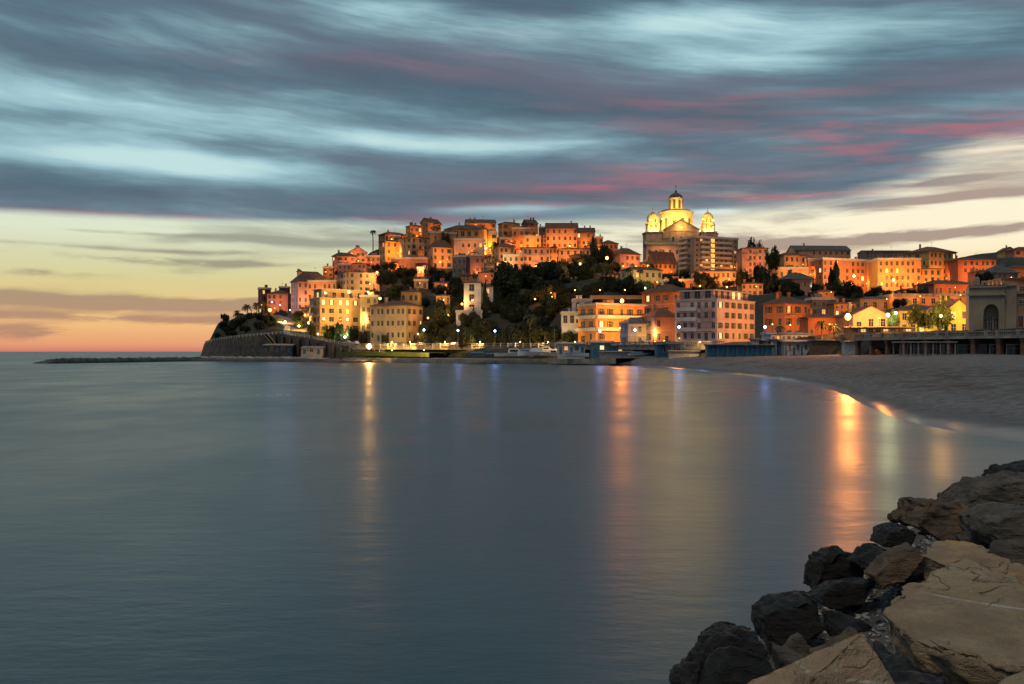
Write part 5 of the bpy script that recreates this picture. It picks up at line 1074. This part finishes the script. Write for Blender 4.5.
# stair ramp and bathing hut at the foot
t = empty('stone_stairs', tuple(at(278, 352, 428)), 0, 'pale stone stairs climbing the sea wall at the headland corner', 'stairs'); b = MB()
for k in range(22): b.box(-.5 + k * .32 - 4.5, .9 + k * .32 - 4.5, -4.2, -2.2, 7.2 - k * .38, 8.0 - k * .38)
b.build('steps', QUAY, t)
def hut(name, x0, x1, yt, yb, Y, dep, wallc, roofm, label, cat, n=3, rh=.8, sign=None, group=None, door=True, lit=None):
    X0, X1 = wx(x0, Y), wx(x1, Y); zb = wz(yb, Y); H = wz(yt, Y) - zb; t = empty(name, (X0, Y, zb), 0, label, cat, group); w_ = X1 - X0
    MB().box(0, w_, 0, dep, -2, H).build('wall', wallc, t); MB().add([(-.3, -.5, H + .003), (w_ + .3, -.5, H + .003), (w_ + .3, dep + .3, H + .003), (-.3, dep + .3, H + .003), (-.3, -.5, H + .2), (w_ + .3, -.5, H + .2), (w_ + .3, dep + .3, H + rh), (-.3, dep + .3, H + rh)],
       [(3, 2, 1, 0), (0, 1, 5, 4), (1, 2, 6, 5), (2, 3, 7, 6), (3, 0, 4, 7), (4, 5, 6, 7)]).build('roof', roofm, t)
    for k in range(n):
        cx_ = w_ * (k + .5) / n; ww = min(1.3, w_ / n * .6)
        if door and k % 2 == 0: MB().box(cx_ - ww * .4, cx_ + ww * .4, -.08, -.004, 0, min(2.1, H * .8)).build('door', BLUEP, t)
        else: inst('window', win_mesh(ww, min(1.2, H * .45), 'w', lit if lit is not None and k % 3 == 1 else -1, 0), t, (cx_, -.004, H * .6))
    return t
BLUEP = mat('blue_painted_wood', (.03, .11, .20), .6, .25, 2); TEAL = mat('teal_painted_boards', (.06, .17, .20), .7, .3, 1.5); WBOARD = mat('weathered_white_boards', (.34, .38, .39), .8, .25, 1.5); TARP = mat('dark_awning', (.05, .06, .08), .8, .3, 1)
DKR = mat('dark_red_paint', (.12, .035, .03), .8, .3, 1.5); GREY = mat('grey_render', (.26, .27, .27), .85, .25, 1)
hut('bathing_station', 263, 292, 345.5, 353, 415, 8, STONE, QUAY, 'low bathing station on the rocks below the headland corner', 'hut', 5)
hut('boathouse', 301, 322, 348, 354, 402, 6, GREY, ROOF[3], 'pale grey boathouse below the ribbed sea wall', 'boathouse', 3)
# rock ledges and the breakwater
def mound(pts, name, label, cat, m=DARKROCK, kind=None, hmax=1.4, wd=7, seed=1, group=None, flat=.6):
    P = [Vector(p) for p in pts]; Q = []
    for a, c in zip(P, P[1:]):
        n = max(2, int((c - a).length / 1.1)); Q += [a.lerp(c, j / n) for j in range(n)]
    Q.append(P[-1]); n = len(Q); vs = []; J = 13
    for k, p in enumerate(Q):
        d = (Q[min(k + 1, n - 1)] - Q[max(0, k - 1)]).normalized(); nr = Vector((-d.y, d.x, 0)); e_ = min(1, k / 6, (n - 1 - k) / 6)
        for j in range(J):
            s_ = j / (J - 1) * 2 - 1; q = p + nr * s_ * wd * .5; hh = hmax * min(1, (1 - abs(s_)) / (1 - flat)) * e_; r_ = mnoise.noise(Vector((q.x * .45 + seed, q.y * .45, 0))) * .6 + mnoise.noise(Vector((q.x * 1.3, q.y * 1.3, seed))) * .4
            vs.append((q.x, q.y, -.5 + (hh + .5) * (1 + .45 * r_) * 1.0 if abs(s_) < .99 and e_ > 0 else -1.2))
    fs = [(k * J + j, (k + 1) * J + j, (k + 1) * J + j + 1, k * J + j + 1) for k in range(n - 1) for j in range(J - 1)]
    o = MB().add(vs, fs).build(name, m); tag(o, label, cat, group, kind); return o
def G0(px, Y): return (wx(px, Y), Y, 0)
mound([G0(37, 330), G0(90, 352), G0(140, 380), G0(205, 430)], 'breakwater', 'long low dark rubble breakwater reaching out left of the headland', 'breakwater', hmax=1.5, wd=7)
mound([G0(188, 418), G0(230, 402), G0(275, 392), G0(320, 384), G0(352, 378)], 'rock_ledge', 'dark rock ledge with a flat top at the foot of the headland wall', 'rocks', hmax=1.1, wd=9, seed=3)
mound([G0(195, 445), G0(235, 425), G0(280, 412), G0(330, 398)], 'quay_slab', 'pale concrete bathing slab under the headland wall', 'quay', m=QUAY, hmax=1.6, wd=12, seed=4, flat=.9)
mound([G0(322, 352), G0(345, 356), G0(380, 362), G0(418, 362)], 'rock_ledge', 'flat dark rock reef in front of the cream seafront villa', 'rocks', hmax=.9, wd=8, seed=6)
mound([G0(468, 322), G0(490, 318), G0(530, 316), G0(560, 312)], 'rock_ledge', 'dark rock reef in front of the white boats', 'rocks', hmax=1.0, wd=7, seed=8)
mound([G0(588, 292), G0(606, 288), G0(630, 284), G0(645, 278)], 'rock_ledge', 'short dark rock spit at the left end of the beach', 'rocks', hmax=1.1, wd=6, seed=9)
# grass bank and quay between road and sea
GRASS = mat('mown_grass', (.06, .09, .02), .95, .3, 1.2, .1, 6)
gb, _ = ribbon([at(352, 352.5, 388), at(380, 352.5, 378), at(410, 353, 372), at(440, 353.5, 366)], 15, .25, 'grass_bank', GRASS)
qd, _ = ribbon([Vector(G0(355, 375)) + Vector((0, 0, 1.3)), Vector(G0(400, 366)) + Vector((0, 0, 1.3)), Vector(G0(440, 358)) + Vector((0, 0, 1.3)), Vector(G0(480, 338)) + Vector((0, 0, 1.3)), Vector(G0(540, 326)) + Vector((0, 0, 1.3)), Vector(G0(600, 305)) + Vector((0, 0, 1.5)), Vector(G0(640, 285)) + Vector((0, 0, 1.8))], 16, .3, 'quay', QUAY)
# ------------------------------------------------------------------ seafront huts and cabins
hut('beach_bar', 558, 585, 344.5, 354, 312, 7, WBOARD, ROOF[3], 'white beach bar with a wide lit window band beside the boats', 'beach bar', 5, lit=2)
hut('beach_hut', 592, 612, 343, 354.5, 306, 7, TEAL, ROOF[3], 'tall teal beach hut left of the bathing sheds', 'beach hut', 3, lit=1)
hut('beach_hut', 612, 634, 346, 354, 304, 6, TEAL, ROOF[3], 'low teal beach hut with a lit green doorway', 'beach hut', 4, lit=0)
hut('beach_wall', 600, 657, 352, 357, 296, 1.2, GREY, QUAY, 'pale low wall in front of the teal beach huts', 'wall', 0, rh=.3)
hut('beach_shed', 657, 668, 345, 357, 279, 5, BLUEP, TARP, 'blue shed with dark awning left of the long dark shed', 'shed', 2)
hut('beach_shed', 669, 706, 344.5, 354, 272, 6, TARP, TARP, 'long dark shed with a pale front wall on the sand', 'shed', 6)
hut('low_wall', 669, 699, 351.5, 357, 266, 1.0, WBOARD, QUAY, 'white low wall before the long dark shed', 'wall', 0, rh=.3)
NTH = ['first', 'second', 'third', 'fourth', 'fifth', 'sixth', 'seventh', 'eighth', 'ninth', 'tenth']
for k in range(14):
    x0 = 707 + k * 4.9; hut('bathing_cabin', x0, x0 + 4.4, 345.5, 354.8, 255 - k * .6, 2.6, BLUEP if k % 2 else TEAL, TARP, f'{NTH[k // 2]} {"blue" if k % 2 else "teal"} bathing cabin from the left in the dark row on the sand', 'bathing cabin', 1, .4, group='bathing cabins in a row on the sand')
hut('bathing_club', 771, 812, 334.5, 344, 262, 10, WBOARD, ROOF[3], 'white two level bathing club with a long pale roof', 'bathing club', 8, lit=2)
hut('bathing_club', 784, 820, 342, 355, 247, 8, WBOARD, ROOF[3], 'pale front pavilion of the bathing club on the sand', 'pavilion', 9)
for k, (a, c, q) in enumerate([(753, 759, 'first'), (762, 768, 'second'), (771, 777, 'third'), (778, 784, 'fourth')]): hut('beach_hut', a, c, 340 + k % 2, 354.8, 250, 3, WBOARD if k % 2 == 0 else BLUEP, TARP, f'{q} tall {"white" if k % 2 == 0 else "blue"} hut from the left beside the bathing club', 'beach hut', 1, .5)
hut('kiosk', 845.5, 856.5, 342, 353.5, 231, 2.6, WBOARD, QUAY, 'small pale square kiosk under the brightest street lamp', 'kiosk', 0, .3)
hut('beach_wall', 812, 846, 341, 354, 240, 2.2, mat('dry_fence', (.13, .09, .06), .9, .4, 2), TARP, 'brown screened enclosure with palms beside the kiosk', 'fence', 0, .3)
hut('terrace_bar', 852, 912, 328, 334.5, 236, 6, WM['orange'], WM['rust'], 'long orange terrace bar with flat brown roof', 'bar', 8, .5, lit=0, door=False)
# ------------------------------------------------------------------ promenade on piers, right
t = empty('promenade_deck', (0, 0, 0), 0, 'raised seaside promenade on dark piers with a stone balustrade', 'promenade')
PD = [(858, 226), (872, 220), (905, 208), (950, 197), (1000, 186), (1050, 176), (1120, 164), (1250, 152)]
def zdeck(px): return wz(334.6, 185) if px > 1000 else CAMZ + (HY - 335.5 - (px - 838) / 162 * .0) / F * (232 - (px - 838) * .25)
pp = [Vector((wx(a, y), y, 6.85)) for a, y in PD]
b = MB(); pil = []
for a, c in zip(pp, pp[1:]):
    d = (c - a); L_ = d.length; d2 = d.normalized(); nr = Vector((-d2.y, d2.x, 0)); n = max(1, int(L_ / 4.5))
    v = [a - nr * .9, a + nr * 12, c + nr * 12, c - nr * .9]; b.add([(q.x, q.y, 6.45) for q in v] + [(q.x, q.y, 6.8) for q in v], [(3, 2, 1, 0), (4, 5, 6, 7), (0, 1, 5, 4), (1, 2, 6, 5), (2, 3, 7, 6), (3, 0, 4, 7)])
    for j in range(n): pil.append((a.lerp(c, j / n), nr))
b.build('deck_slab', QUAY, t, fixn=True)
pm = MB().box(-.45, .45, -.45, .45, 0, 4.4).box(-.6, .6, -.6, .6, 4.0, 4.44).mesh('pier', mat('reddish_pier', (.16, .085, .06), .9, .35, 1.2))
for p, nr in pil: inst('pier', pm, t, (p.x, p.y, 2.0), math.atan2(nr.y, nr.x) - math.pi / 2)
b = MB()
for a, c in zip(pp, pp[1:]): d2 = (c - a).normalized(); nr = Vector((-d2.y, d2.x, 0)); v = [a + nr * 3.4, a + nr * 3.7, c + nr * 3.7, c + nr * 3.4]; b.add([(q.x, q.y, 1.5) for q in v] + [(q.x, q.y, 6.44) for q in v], [(3, 2, 1, 0), (4, 5, 6, 7), (0, 1, 5, 4), (1, 2, 6, 5), (2, 3, 7, 6), (3, 0, 4, 7)])
b.build('rear_wall', mat('sooty_plaster', (.07, .06, .055), .9, .5, .5), t, fixn=True)  # dark mottled plaster on the wall behind the piers
b = MB(); rail = MB()
for a, c in zip(pp, pp[1:]):
    d = c - a; n = max(1, int(d.length / .42)); d2 = d.normalized(); nr = Vector((-d2.y, d2.x, 0)); v = [a - nr * .75, a - nr * .35, c - nr * .35, c - nr * .75]
    for z0, z1 in ((6.81, 6.95), (7.68, 7.86)): rail.add([(q.x, q.y, z0) for q in v] + [(q.x, q.y, z1) for q in v], [(3, 2, 1, 0), (4, 5, 6, 7), (0, 1, 5, 4), (1, 2, 6, 5), (2, 3, 7, 6), (3, 0, 4, 7)])
    for j in range(n):
        q = a.lerp(c, j / n) - nr * .55
        if j % 11 == 0: rail.box(q.x - .35, q.x + .35, q.y - .35, q.y + .35, 6.8, 8.0)
        else: b.lathe([(.07, 6.95), (.11, 7.15), (.05, 7.45), (.08, 7.68)], 5, (q.x, q.y, 0))
rail.build('parapet', QUAY, t, fixn=True); b.build('balusters', QUAY, t)
for k in range(9):
    f = (k + .5) / 9; a = pp[2].lerp(pp[5], f); inst('window', win_mesh(2.2, 1.9, 'w', -1, 0), t, (a.x, a.y + 3.2, 4.3), -.35)
# pergola deck on the sand
t = empty('beach_pergola', tuple(at(938, 355.5, 186)), 0, 'low grey wooden pergola on thin posts standing on the sand', 'pergola')
WOODG = mat('grey_weathered_wood', (.27, .25, .23), .85, .3, 3); x0, x1 = -wx(938, 186) + wx(902, 186), -wx(938, 186) + wx(972, 180)
MB().box(x0, x1, -.2, 5.2, 2.42, 2.62).build('roof_deck', WOODG, t)
for j in range(8):
    for y_ in (0, 4.8): MB().box(x0 + .2 + (x1 - x0 - .6) * j / 7, x0 + .36 + (x1 - x0 - .6) * j / 7, y_, y_ + .16, -.6, 2.416).build('post', WOODG, t)
for j in range(6):
    tt = empty('beach_table', tuple(at(912 + j * 10, 355.2, 187)), 0, ['first', 'second', 'third', 'fourth', 'fifth', 'sixth'][j] + ' dark table from the left under the grey pergola', 'table', 'tables under the pergola')
    tt.location.y += 2; MB().lathe([(.5, .72), (.5, .76)], 10).build('tabletop', IRON, tt); MB().tube([(0, 0, -.3), (0, 0, .72)], .05).build('leg', IRON, tt)
# ------------------------------------------------------------------ Moorish arch building at the right edge
CAST = wall_mat('arch_grey_stone', (.29, .25, .19)); BRK = wall_mat('arch_brick', (.30, .19, .12))
Yc = 203; t = empty('arch_building', tuple(at(969, 333.5, Yc)), -.36, 'grey crenellated building with a tall pointed arch above the promenade', 'building'); k_ = Yc / F
w_ = (1001 - 969) * k_; H = 48 * k_; cx = (989 - 969) * k_; aw = 6.8 * k_; sp = 19 * k_; ap = 29 * k_
arc = []
for i in range(13):
    th = math.pi * i / 12; arc.append((cx + aw * math.cos(th), sp + (ap - sp) * math.sin(th) ** .8))
b = MB(); outer = [(w_, 0), (w_, sp), (w_, H)] + [(w_ - (w_) * i / 10, H) for i in range(1, 10)] + [(0, H), (0, sp), (0, 0)]
inner = [(cx + aw, 0)] + arc + [(cx - aw, 0)]
n = len(inner); outer = outer[:n]
def res(pl, n):
    L = [0]
    for a, c in zip(pl, pl[1:]): L.append(L[-1] + math.dist(a, c))
    o = []
    for i in range(n):
        s_ = L[-1] * i / (n - 1); j = max(j for j in range(len(L)) if L[j] <= s_ + 1e-9); j = min(j, len(pl) - 2); f = (s_ - L[j]) / max(1e-9, L[j + 1] - L[j]); o.append((pl[j][0] + (pl[j + 1][0] - pl[j][0]) * f, pl[j][1] + (pl[j + 1][1] - pl[j][1]) * f))
    return o
outer = res([(w_, 0), (w_, H), (0, H), (0, 0)], n); i0 = min(range(n), key=lambda i: abs(outer[i][0] - w_) + abs(outer[i][1] - H)); outer[i0] = (w_, H); i1 = min(range(n), key=lambda i: abs(outer[i][0]) + abs(outer[i][1] - H)); outer[i1] = (0, H)
V = [(p[0], 0, p[1]) for p in outer] + [(p[0], 0, p[1]) for p in inner] + [(p[0], 1.6, p[1]) for p in inner]
b.add(V, [(i, i + 1, n + i + 1, n + i) for i in range(n - 1)] + [(n + i, n + i + 1, 2 * n + i + 1, 2 * n + i) for i in range(n - 1)])
b.box(0.01, w_ - .01, 1.61, 9, -2, H - .01); b.add([(0, 0, 0), (0, 0, H), (0, 9, H), (0, 9, 0)], [(0, 1, 2, 3)]); b.add([(w_, 0, 0), (w_, 0, H), (w_, 9, H), (w_, 9, 0)], [(3, 2, 1, 0)]); b.add([(0, 0, H), (w_, 0, H), (w_, 9, H), (0, 9, H)], [(0, 1, 2, 3)])
b.build('wall', CAST, t, fixn=False)
MB().box(-.3, w_ + .3, -.35, -.004, H - 2.1, H - 1.75).box(-.3, w_ + .3, -.3, -.004, H - .5, H - .2).build('cornice', CAST, t)
b = MB()
for j in range(9): xx = w_ * j / 8.6; b.box(xx - .02, xx + .45, -.25, .3, H + .003, H + .9)
b.build('battlements', CAST, t)
for j in (-1, 0, 1): inst('window', win_mesh(.75, 3.0 if j == 0 else 2.2, 'g', -1, 0), t, (cx + j * 1.0, 1.6, 2.0))
for sx in (-1, 1): MB().box(cx + sx * (aw + .35) - .2, cx + sx * (aw + .35) + .2, -.22, -.004, 0, sp).build('arch_column', CAST, t)
MB().lathe([(.05, 0), (.5, .1), (.42, 1.5), (.1, 1.8)], 8, (w_ * .25, 1, H)).build('urn', CAST, t)
for nm, a, c, yt, col, dd, lab_, cc in [('side_wing', 1001, 1012, 284, 'brick', .6, None, None), ('brick_wing', 1012, 1075, 292, 'brick', 1.2, None, None)]:
    q = MB().box((a - 969) * k_ + .002, (c - 969) * k_, dd, 10, -2, (333.5 - yt) * k_).build(nm, BRK if nm == 'brick_wing' else CAST, t)
    MB().box((a - 969) * k_ + .01, (c - 969) * k_ + .1, dd - .35, dd - .004, (333.5 - yt) * k_ - .5, (333.5 - yt) * k_ + .1).build('cornice', CAST, q)
    if nm == 'brick_wing':
        MB().box((a - 969) * k_ + .1, (c - 969) * k_, dd - .05, dd - .006, 1.3, 2.9).build('dado', DKR, q)
        for j in range(4): inst('window', win_mesh(.9, 2.3, 'w', -1, 0), q, ((1016 + j * 16 - 969) * k_, dd - .006, 2.4))
        for j in range(5): inst('window', win_mesh(1.6, .7, 'w', -1, 0), q, ((1018 + j * 13 - 969) * k_, dd - .006, 6.3))
t = empty('upper_hall', tuple(at(1002, 300, 236)), 0, 'long pale orange building behind the grey arch building', 'building'); MB().box(0, 25, 0, 8, -7, 4.6).build('wall', WM['rose'], t); MB().box(-.4, 25, -.4, 8.4, 4.603, 5.1).build('roof', ROOF[1], t)
for j in range(8): inst('window', win_mesh(1.3, 1.2, 'g', 0 if j == 0 else -1, 0), t, (1.8 + j * 3, -.004, 2.6))
# ------------------------------------------------------------------ boats
HULLW = mat('white_hull', (.60, .64, .66), .35, .12, 1.5); HULLB = mat('blue_hull', (.04, .10, .18), .4, .2, 1.5); CANV = mat('blue_canvas_cover', (.05, .12, .18), .8, .25, 2)
def boat(px, py, Y, L, rz, hm, label, cab=True, mast=0, name='motor_boat'):
    t = empty(name, tuple(at(px, py, Y)), rz, label, 'boat', None); n = 12; vs = []; 
    for i in range(n + 1):
        f = i / n; wv_ = L * .16 * (math.sin(min(1, f * 1.9 + .28) * math.pi / 2)) * (1 if f < .55 else max(.02, 1 - ((f - .55) / .45) ** 2)); zt = L * .10 + .05 * L * f * f; x_ = L * (f - .5)
        vs += [(x_, 0, 0), (x_, wv_ * .65, L * .02), (x_, wv_, zt), (x_, wv_ * .85, zt), (x_, wv_ * .8, zt - .06 * L), (x_, -wv_ * .8, zt - .06 * L), (x_, -wv_ * .85, zt), (x_, -wv_, zt), (x_, -wv_ * .65, L * .02)]
    fs = [(i * 9 + j, i * 9 + (j + 1) % 9, (i + 1) * 9 + (j + 1) % 9, (i + 1) * 9 + j) for i in range(n) for j in range(9)] + [tuple(range(9)), tuple(range(n * 9 + 8, n * 9 - 1, -1))]
    MB().add(vs, fs).build('hull', hm, t, fixn=True)
    if cab:
        z0 = L * .085; c = MB().add([(-L * .15, -L * .1, z0), (L * .22, -L * .09, z0), (L * .22, L * .09, z0), (-L * .15, L * .1, z0), (-L * .13, -L * .085, z0 + L * .13), (L * .10, -L * .075, z0 + L * .13), (L * .10, L * .075, z0 + L * .13), (-L * .13, L * .085, z0 + L * .13)], [(3, 2, 1, 0), (0, 1, 5, 4), (1, 2, 6, 5), (2, 3, 7, 6), (3, 0, 4, 7), (4, 5, 6, 7)]).build('cabin', HULLW, t)
        MB().box(-L * .11, L * .10, -L * .099, -L * .0945, z0 + L * .05, z0 + L * .10).build('window', GLASS, c)
    else: MB().add([(-L * .4, -L * .13, L * .11), (L * .3, -L * .12, L * .13), (L * .3, L * .12, L * .13), (-L * .4, L * .13, L * .11), (-L * .35, 0, L * .17), (L * .25, 0, L * .19)], [(0, 1, 5, 4), (2, 3, 4, 5), (3, 0, 4), (1, 2, 5)]).build('cover', CANV, t)
    if mast: MB().tube([(L * .05, 0, L * .1), (L * .05, 0, mast)], .07, .04, 6).build('mast', WBOARD, t)
boat(514, 357, 330, 13, .05, HULLW, 'largest white motor boat moored behind the dark reef')
boat(536, 356, 327, 12, 3.2, HULLW, 'white motor boat with its bow to the right of the largest one')
boat(553, 355.5, 324, 8, .2, HULLW, 'small white boat with a thin mast beside the beach bar', True, 9)
boat(528, 353, 334, 8, .1, HULLB, 'dark blue covered boat behind the white motor boats', False)
boat(494, 356.5, 336, 7, -.2, HULLB, 'small blue covered boat left of the white motor boats', False)
boat(546, 352.5, 333, 9, .15, HULLW, 'white boat with cabin drawn up behind the small masted one')
boat(478, 355.5, 340, 7, .4, HULLB, 'small blue boat on the quay far left of the moorings', False)
boat(576, 357, 303, 8, .1, HULLW, 'small white boat in front of the beach bar', False)
boat(640, 355.8, 292, 7, 0, HULLW, 'white covered dinghy on the sand before the teal huts', False)
# ------------------------------------------------------------------ cars on the seafront road
def car(px, col, label, rz, side=1.6):
    k = max(i for i in range(len(ROAD)) if ROAD[i][0] <= px) if px >= 306 else 5; k = min(k, len(ROAD) - 2)
    f = (px - ROAD[k][0]) / (ROAD[k + 1][0] - ROAD[k][0]); p = RP[k].lerp(RP[k + 1], f); d = (RP[k + 1] - RP[k]); a = math.atan2(d.y, d.x)
    t = empty('parked_car', (p.x - side * math.sin(a), p.y + side * math.cos(a), p.z + .56), a + rz, label, 'car', 'cars along the seafront road'); b = MB()
    pr = [(-2.1, .35), (-2.1, .85), (-1.7, .95), (-1.15, 1.42), (.45, 1.42), (1.1, .95), (1.95, .82), (2.1, .6), (2.1, .35)]; n = len(pr)
    b.add([(x_, -.85, z_) for x_, z_ in pr] + [(x_, .85, z_) for x_, z_ in pr], [tuple(range(n)), tuple(range(2 * n - 1, n - 1, -1))] + [(i, n + i, n + (i + 1) % n, (i + 1) % n) for i in range(n)]); b.build('body', col, t, fixn=True)
    for s_ in (-1, 1): MB().add([(-1.5, s_ * .856, .98), (.95, s_ * .856, .98), (.42, s_ * .856, 1.36), (-1.12, s_ * .856, 1.36)], [(0, 1, 2, 3)]).build('side_window', GLASS, t)
    wm_ = MB().lathe([(.33, -.1), (.33, .1)], 12).mesh('wheel', IRON)
    for x_ in (-1.3, 1.3):
        for y_ in (-.8, .8): q = inst('wheel', wm_, t, (x_, y_, .33)); q.rotation_euler = (math.pi / 2, 0, 0)
    for y_ in (-.6, .6): MB().box(2.1, 2.14, y_ - .16, y_ + .16, .62, .76).build('headlight', HEAD, t)
HEAD = mat('headlight_glass', (.7, .7, .68), .2, .1, 3)
CCOL = {n_: mat(n_ + '_car_paint', c_, .3, .06, 2) for n_, c_ in dict(silver=(.4, .41, .42), dark=(.03, .035, .04), white=(.6, .6, .6), red=(.25, .02, .02), blue=(.03, .06, .18)).items()}
for px, c_, l_ in [(336, 'dark', 'in front of the yellow hotel'), (345, 'silver', 'under the right end of the yellow hotel'), (352, 'white', 'left of the cream seafront villa'), (380, 'silver', 'before the left half of the cream seafront villa'), (397, 'dark', 'before the right half of the cream seafront villa'), (418, 'silver', 'just right of the cream seafront villa'),
                  (436, 'dark', 'under the first blue lamp'), (452, 'white', 'left of the second blue lamp'), (470, 'red', 'between the blue lamps'), (512, 'blue', 'behind the largest white boat'), (560, 'silver', 'behind the beach bar'), (606, 'dark', 'in front of the modern orange building'), (640, 'white', 'in front of the beige seafront house'), (662, 'dark', 'left of the large white hotel')]:
    car(px, CCOL[c_], f'{c_} car on the seafront road {l_}', 0 if px % 2 else math.pi)
# ------------------------------------------------------------------ lamps seen as bright points, and added ones for road and grass
def L_(px, py, Y, col, pw, lab, r=.32, grp='street lamps seen as bright points', soft=.35, tw=None):
    X = wx(px, Y); zh = wz(py, Y); zg = gz(X, Y)
    if zh < zg + 3: zg = zh - 3
    if tw is None and col != 'b' and px not in (848, 622, 369, 888, 941): tw = (0, 1)
    street_lamp(X, Y, zg, zh - r, col, pw, lab, grp, r=r, soft=soft, toward=tw)
L_(848, 317, 243, 'o', 26000, 'brightest orange street lamp above the pale kiosk', .75, soft=.5)
L_(369, 346.5, 372, 'y', 10000, 'brightest yellow lamp low by the water below the cream villa', .9, soft=.5)
L_(622, 301, 331, 'o', 9000, 'orange lamp on top of the modern orange building', .6)
L_(270, 310, 466, 'o', 7000, 'orange lamp among the headland bushes', .7)
L_(607, 258, 470, 'o', 9000, 'orange lamp among the tall palms below the old town', .7)
L_(580, 264, 475, 'y', 7000, 'yellow lamp left of the tall palms', .45); L_(594, 285, 425, 'g', 3500, 'small green lamp above the lit garden wall', .35)
L_(645, 288, 425, 'g', 3500, 'white green lamp below the cream mansion', .35); L_(636, 285, 432, 'g', 2500, 'small pale lamp at the left foot of the cream mansion', .3)
L_(377, 272.5, 476, 'o', 9000, 'orange lamp right of the pale pink house', .5); L_(349, 292, 436, 'y', 7000, 'yellow lamp on the roof terrace of the yellow hotel', .55); L_(380, 298.5, 430, 'y', 6000, 'yellow lamp left above the cream villa roof', .5); L_(368, 292, 446, 'y', 3500, 'yellow lamp beside the grey hotel wing', .35)
L_(462, 304, 398, 'o', 2200, 'orange lamp at the left corner of the white villa tower', .4); L_(428, 318, 408, 'o', 2500, 'small orange lamp in the dark trees right of the cream villa', .35); L_(418, 334, 398, 'y', 2200, 'low yellow lamp at the right corner of the cream villa', .3)
for px, py, Y, l_ in [(424, 330, 384, 'first blue white lamp from the left on the seafront road'), (458, 330.5, 376, 'second blue white lamp from the left on the seafront road'), (495, 331, 366, 'third blue white lamp from the left above the boats')]: L_(px, py, Y, 'b', 700, l_, .40)
for px, py, Y, l_ in [(600, 331, 322, 'blue white lamp before the modern orange building'), (635, 330, 312, 'blue white lamp before the beige seafront house'), (679, 327, 271, 'blue white lamp at the left corner of the large white hotel'), (765, 327, 262, 'blue white lamp at the right end of the large white hotel')]: L_(px, py, Y, 'b', 700, l_, .36)
L_(854, 276, 440, 'y', 9000, 'yellow lamp high before the long red apartment building', .5); L_(852, 284.5, 425, 'g', 7000, 'white lamp below the long red apartment building', .6); L_(893.5, 280, 432, 'y', 9000, 'yellow lamp before the orange six storey building', .5)
L_(888, 315, 248, 'g', 4200, 'left greenish lamp on the square beside the gabled orange house', .42); L_(896, 313, 247, 'g', 2500, 'right greenish lamp on the square beside the gabled orange house', .3); L_(941, 316, 230, 'y', 4200, 'yellow lamp inside the crown of the right plane tree', .3)
L_(502, 264.5, 520, 'g', 3500, 'white green lamp at the left of the lower row of houses', .4); L_(486, 248, 556, 'y', 7000, 'yellow lamp in the bright gap right of the loggia palace', .5); L_(440, 262, 515, 'o', 5000, 'orange lamp below the pyramid roofed house', .35)
L_(285, 322, 458, 'y', 16000, 'added yellow white lamp brightening the turn of the headland road', .6, tw=(.1, 1)); L_(299, 326, 446, 'y', 12000, 'added yellow lamp brightening the bend of the headland road', .45, tw=(0, 1)); L_(305, 315, 470, 'o', 4000, 'orange lamp at the foot of the big pink palace', .4)  # first two are added to brighten the road in place of car trails
L_(345, 337, 424, 'g', 4000, 'white lamp among the shrubs before the yellow hotel', .45); L_(318, 334, 426, 'y', 7000, 'yellow lamp at the left foot of the yellow hotel', .35, tw=(0, 1))
L_(262, 305, 490, 'o', 3500, 'small orange lamp between the headland palms', .35); L_(272, 302, 494, 'b', 600, 'small violet lamp left of the pink house', .3); L_(280, 305, 490, 'b', 600, 'small violet lamp in front of the pink house', .3); L_(290, 310, 482, 'b', 600, 'small violet lamp at the corner of the pink palace', .3)
L_(565, 298, 392, 'y', 1500, 'garden lamp in the dark wood left of the white cottages', .35); L_(552, 297, 402, 'o', 1500, 'orange garden lamp deep in the dark wood', .3); L_(535, 299, 404, 'o', 1300, 'small orange garden lamp in the middle of the wood', .3)
for k, (px, Y) in enumerate([(392, 394), (410, 389), (445, 380), (480, 370), (520, 358), (548, 348), (575, 334), (655, 296), (700, 272)]): L_(px, 342, Y - 9, 'y', 8000 if px < 600 else 1500, ['first', 'second', 'third', 'fourth', 'fifth', 'sixth', 'seventh', 'eighth', 'ninth'][k] + ' added small yellow lamp from the left along the seafront road', .2, 'added yellow lamps lighting the seafront road', tw=(0, 1))  # row added seaward to brighten road and parapet, aimed inland
for k, (px, Y) in enumerate([(575, 365), (600, 362), (625, 360)]): L_(px, 290, Y, 'o', 1100, ['left', 'middle', 'right'][k] + ' small lamp along the lit garden wall above the seafront', .22)
L_(727, 287, 405, 'o', 3500, 'orange lamp behind the glazed roof floor of the large white hotel', .3); L_(700, 286, 405, 'o', 3500, 'orange lamp left of the low orange lit villa', .3); L_(748, 274, 452, 'o', 6000, 'orange lamp under the pink five storey house', .4); L_(775, 288, 405, 'o', 5000, 'orange lamp between the pines and the grey green villa', .4)
for px, l_ in ((392, 'left'), (424, 'right')): L_(px, 350, 357, 'y', 5200, l_ + ' added low yellow lamp brightening the grass bank by the water', .2, tw=(0, 1))  # pair added so the grass bank shows lit
t = empty('garden_wall', tuple(at(590, 297, 370)), 0, 'long lit garden wall above the modern orange building', 'wall'); MB().box(0, 21, 0, .5, -.8, .5).box(0, 21, -.1, .6, .503, .65).build('masonry', WM['sand'], t)
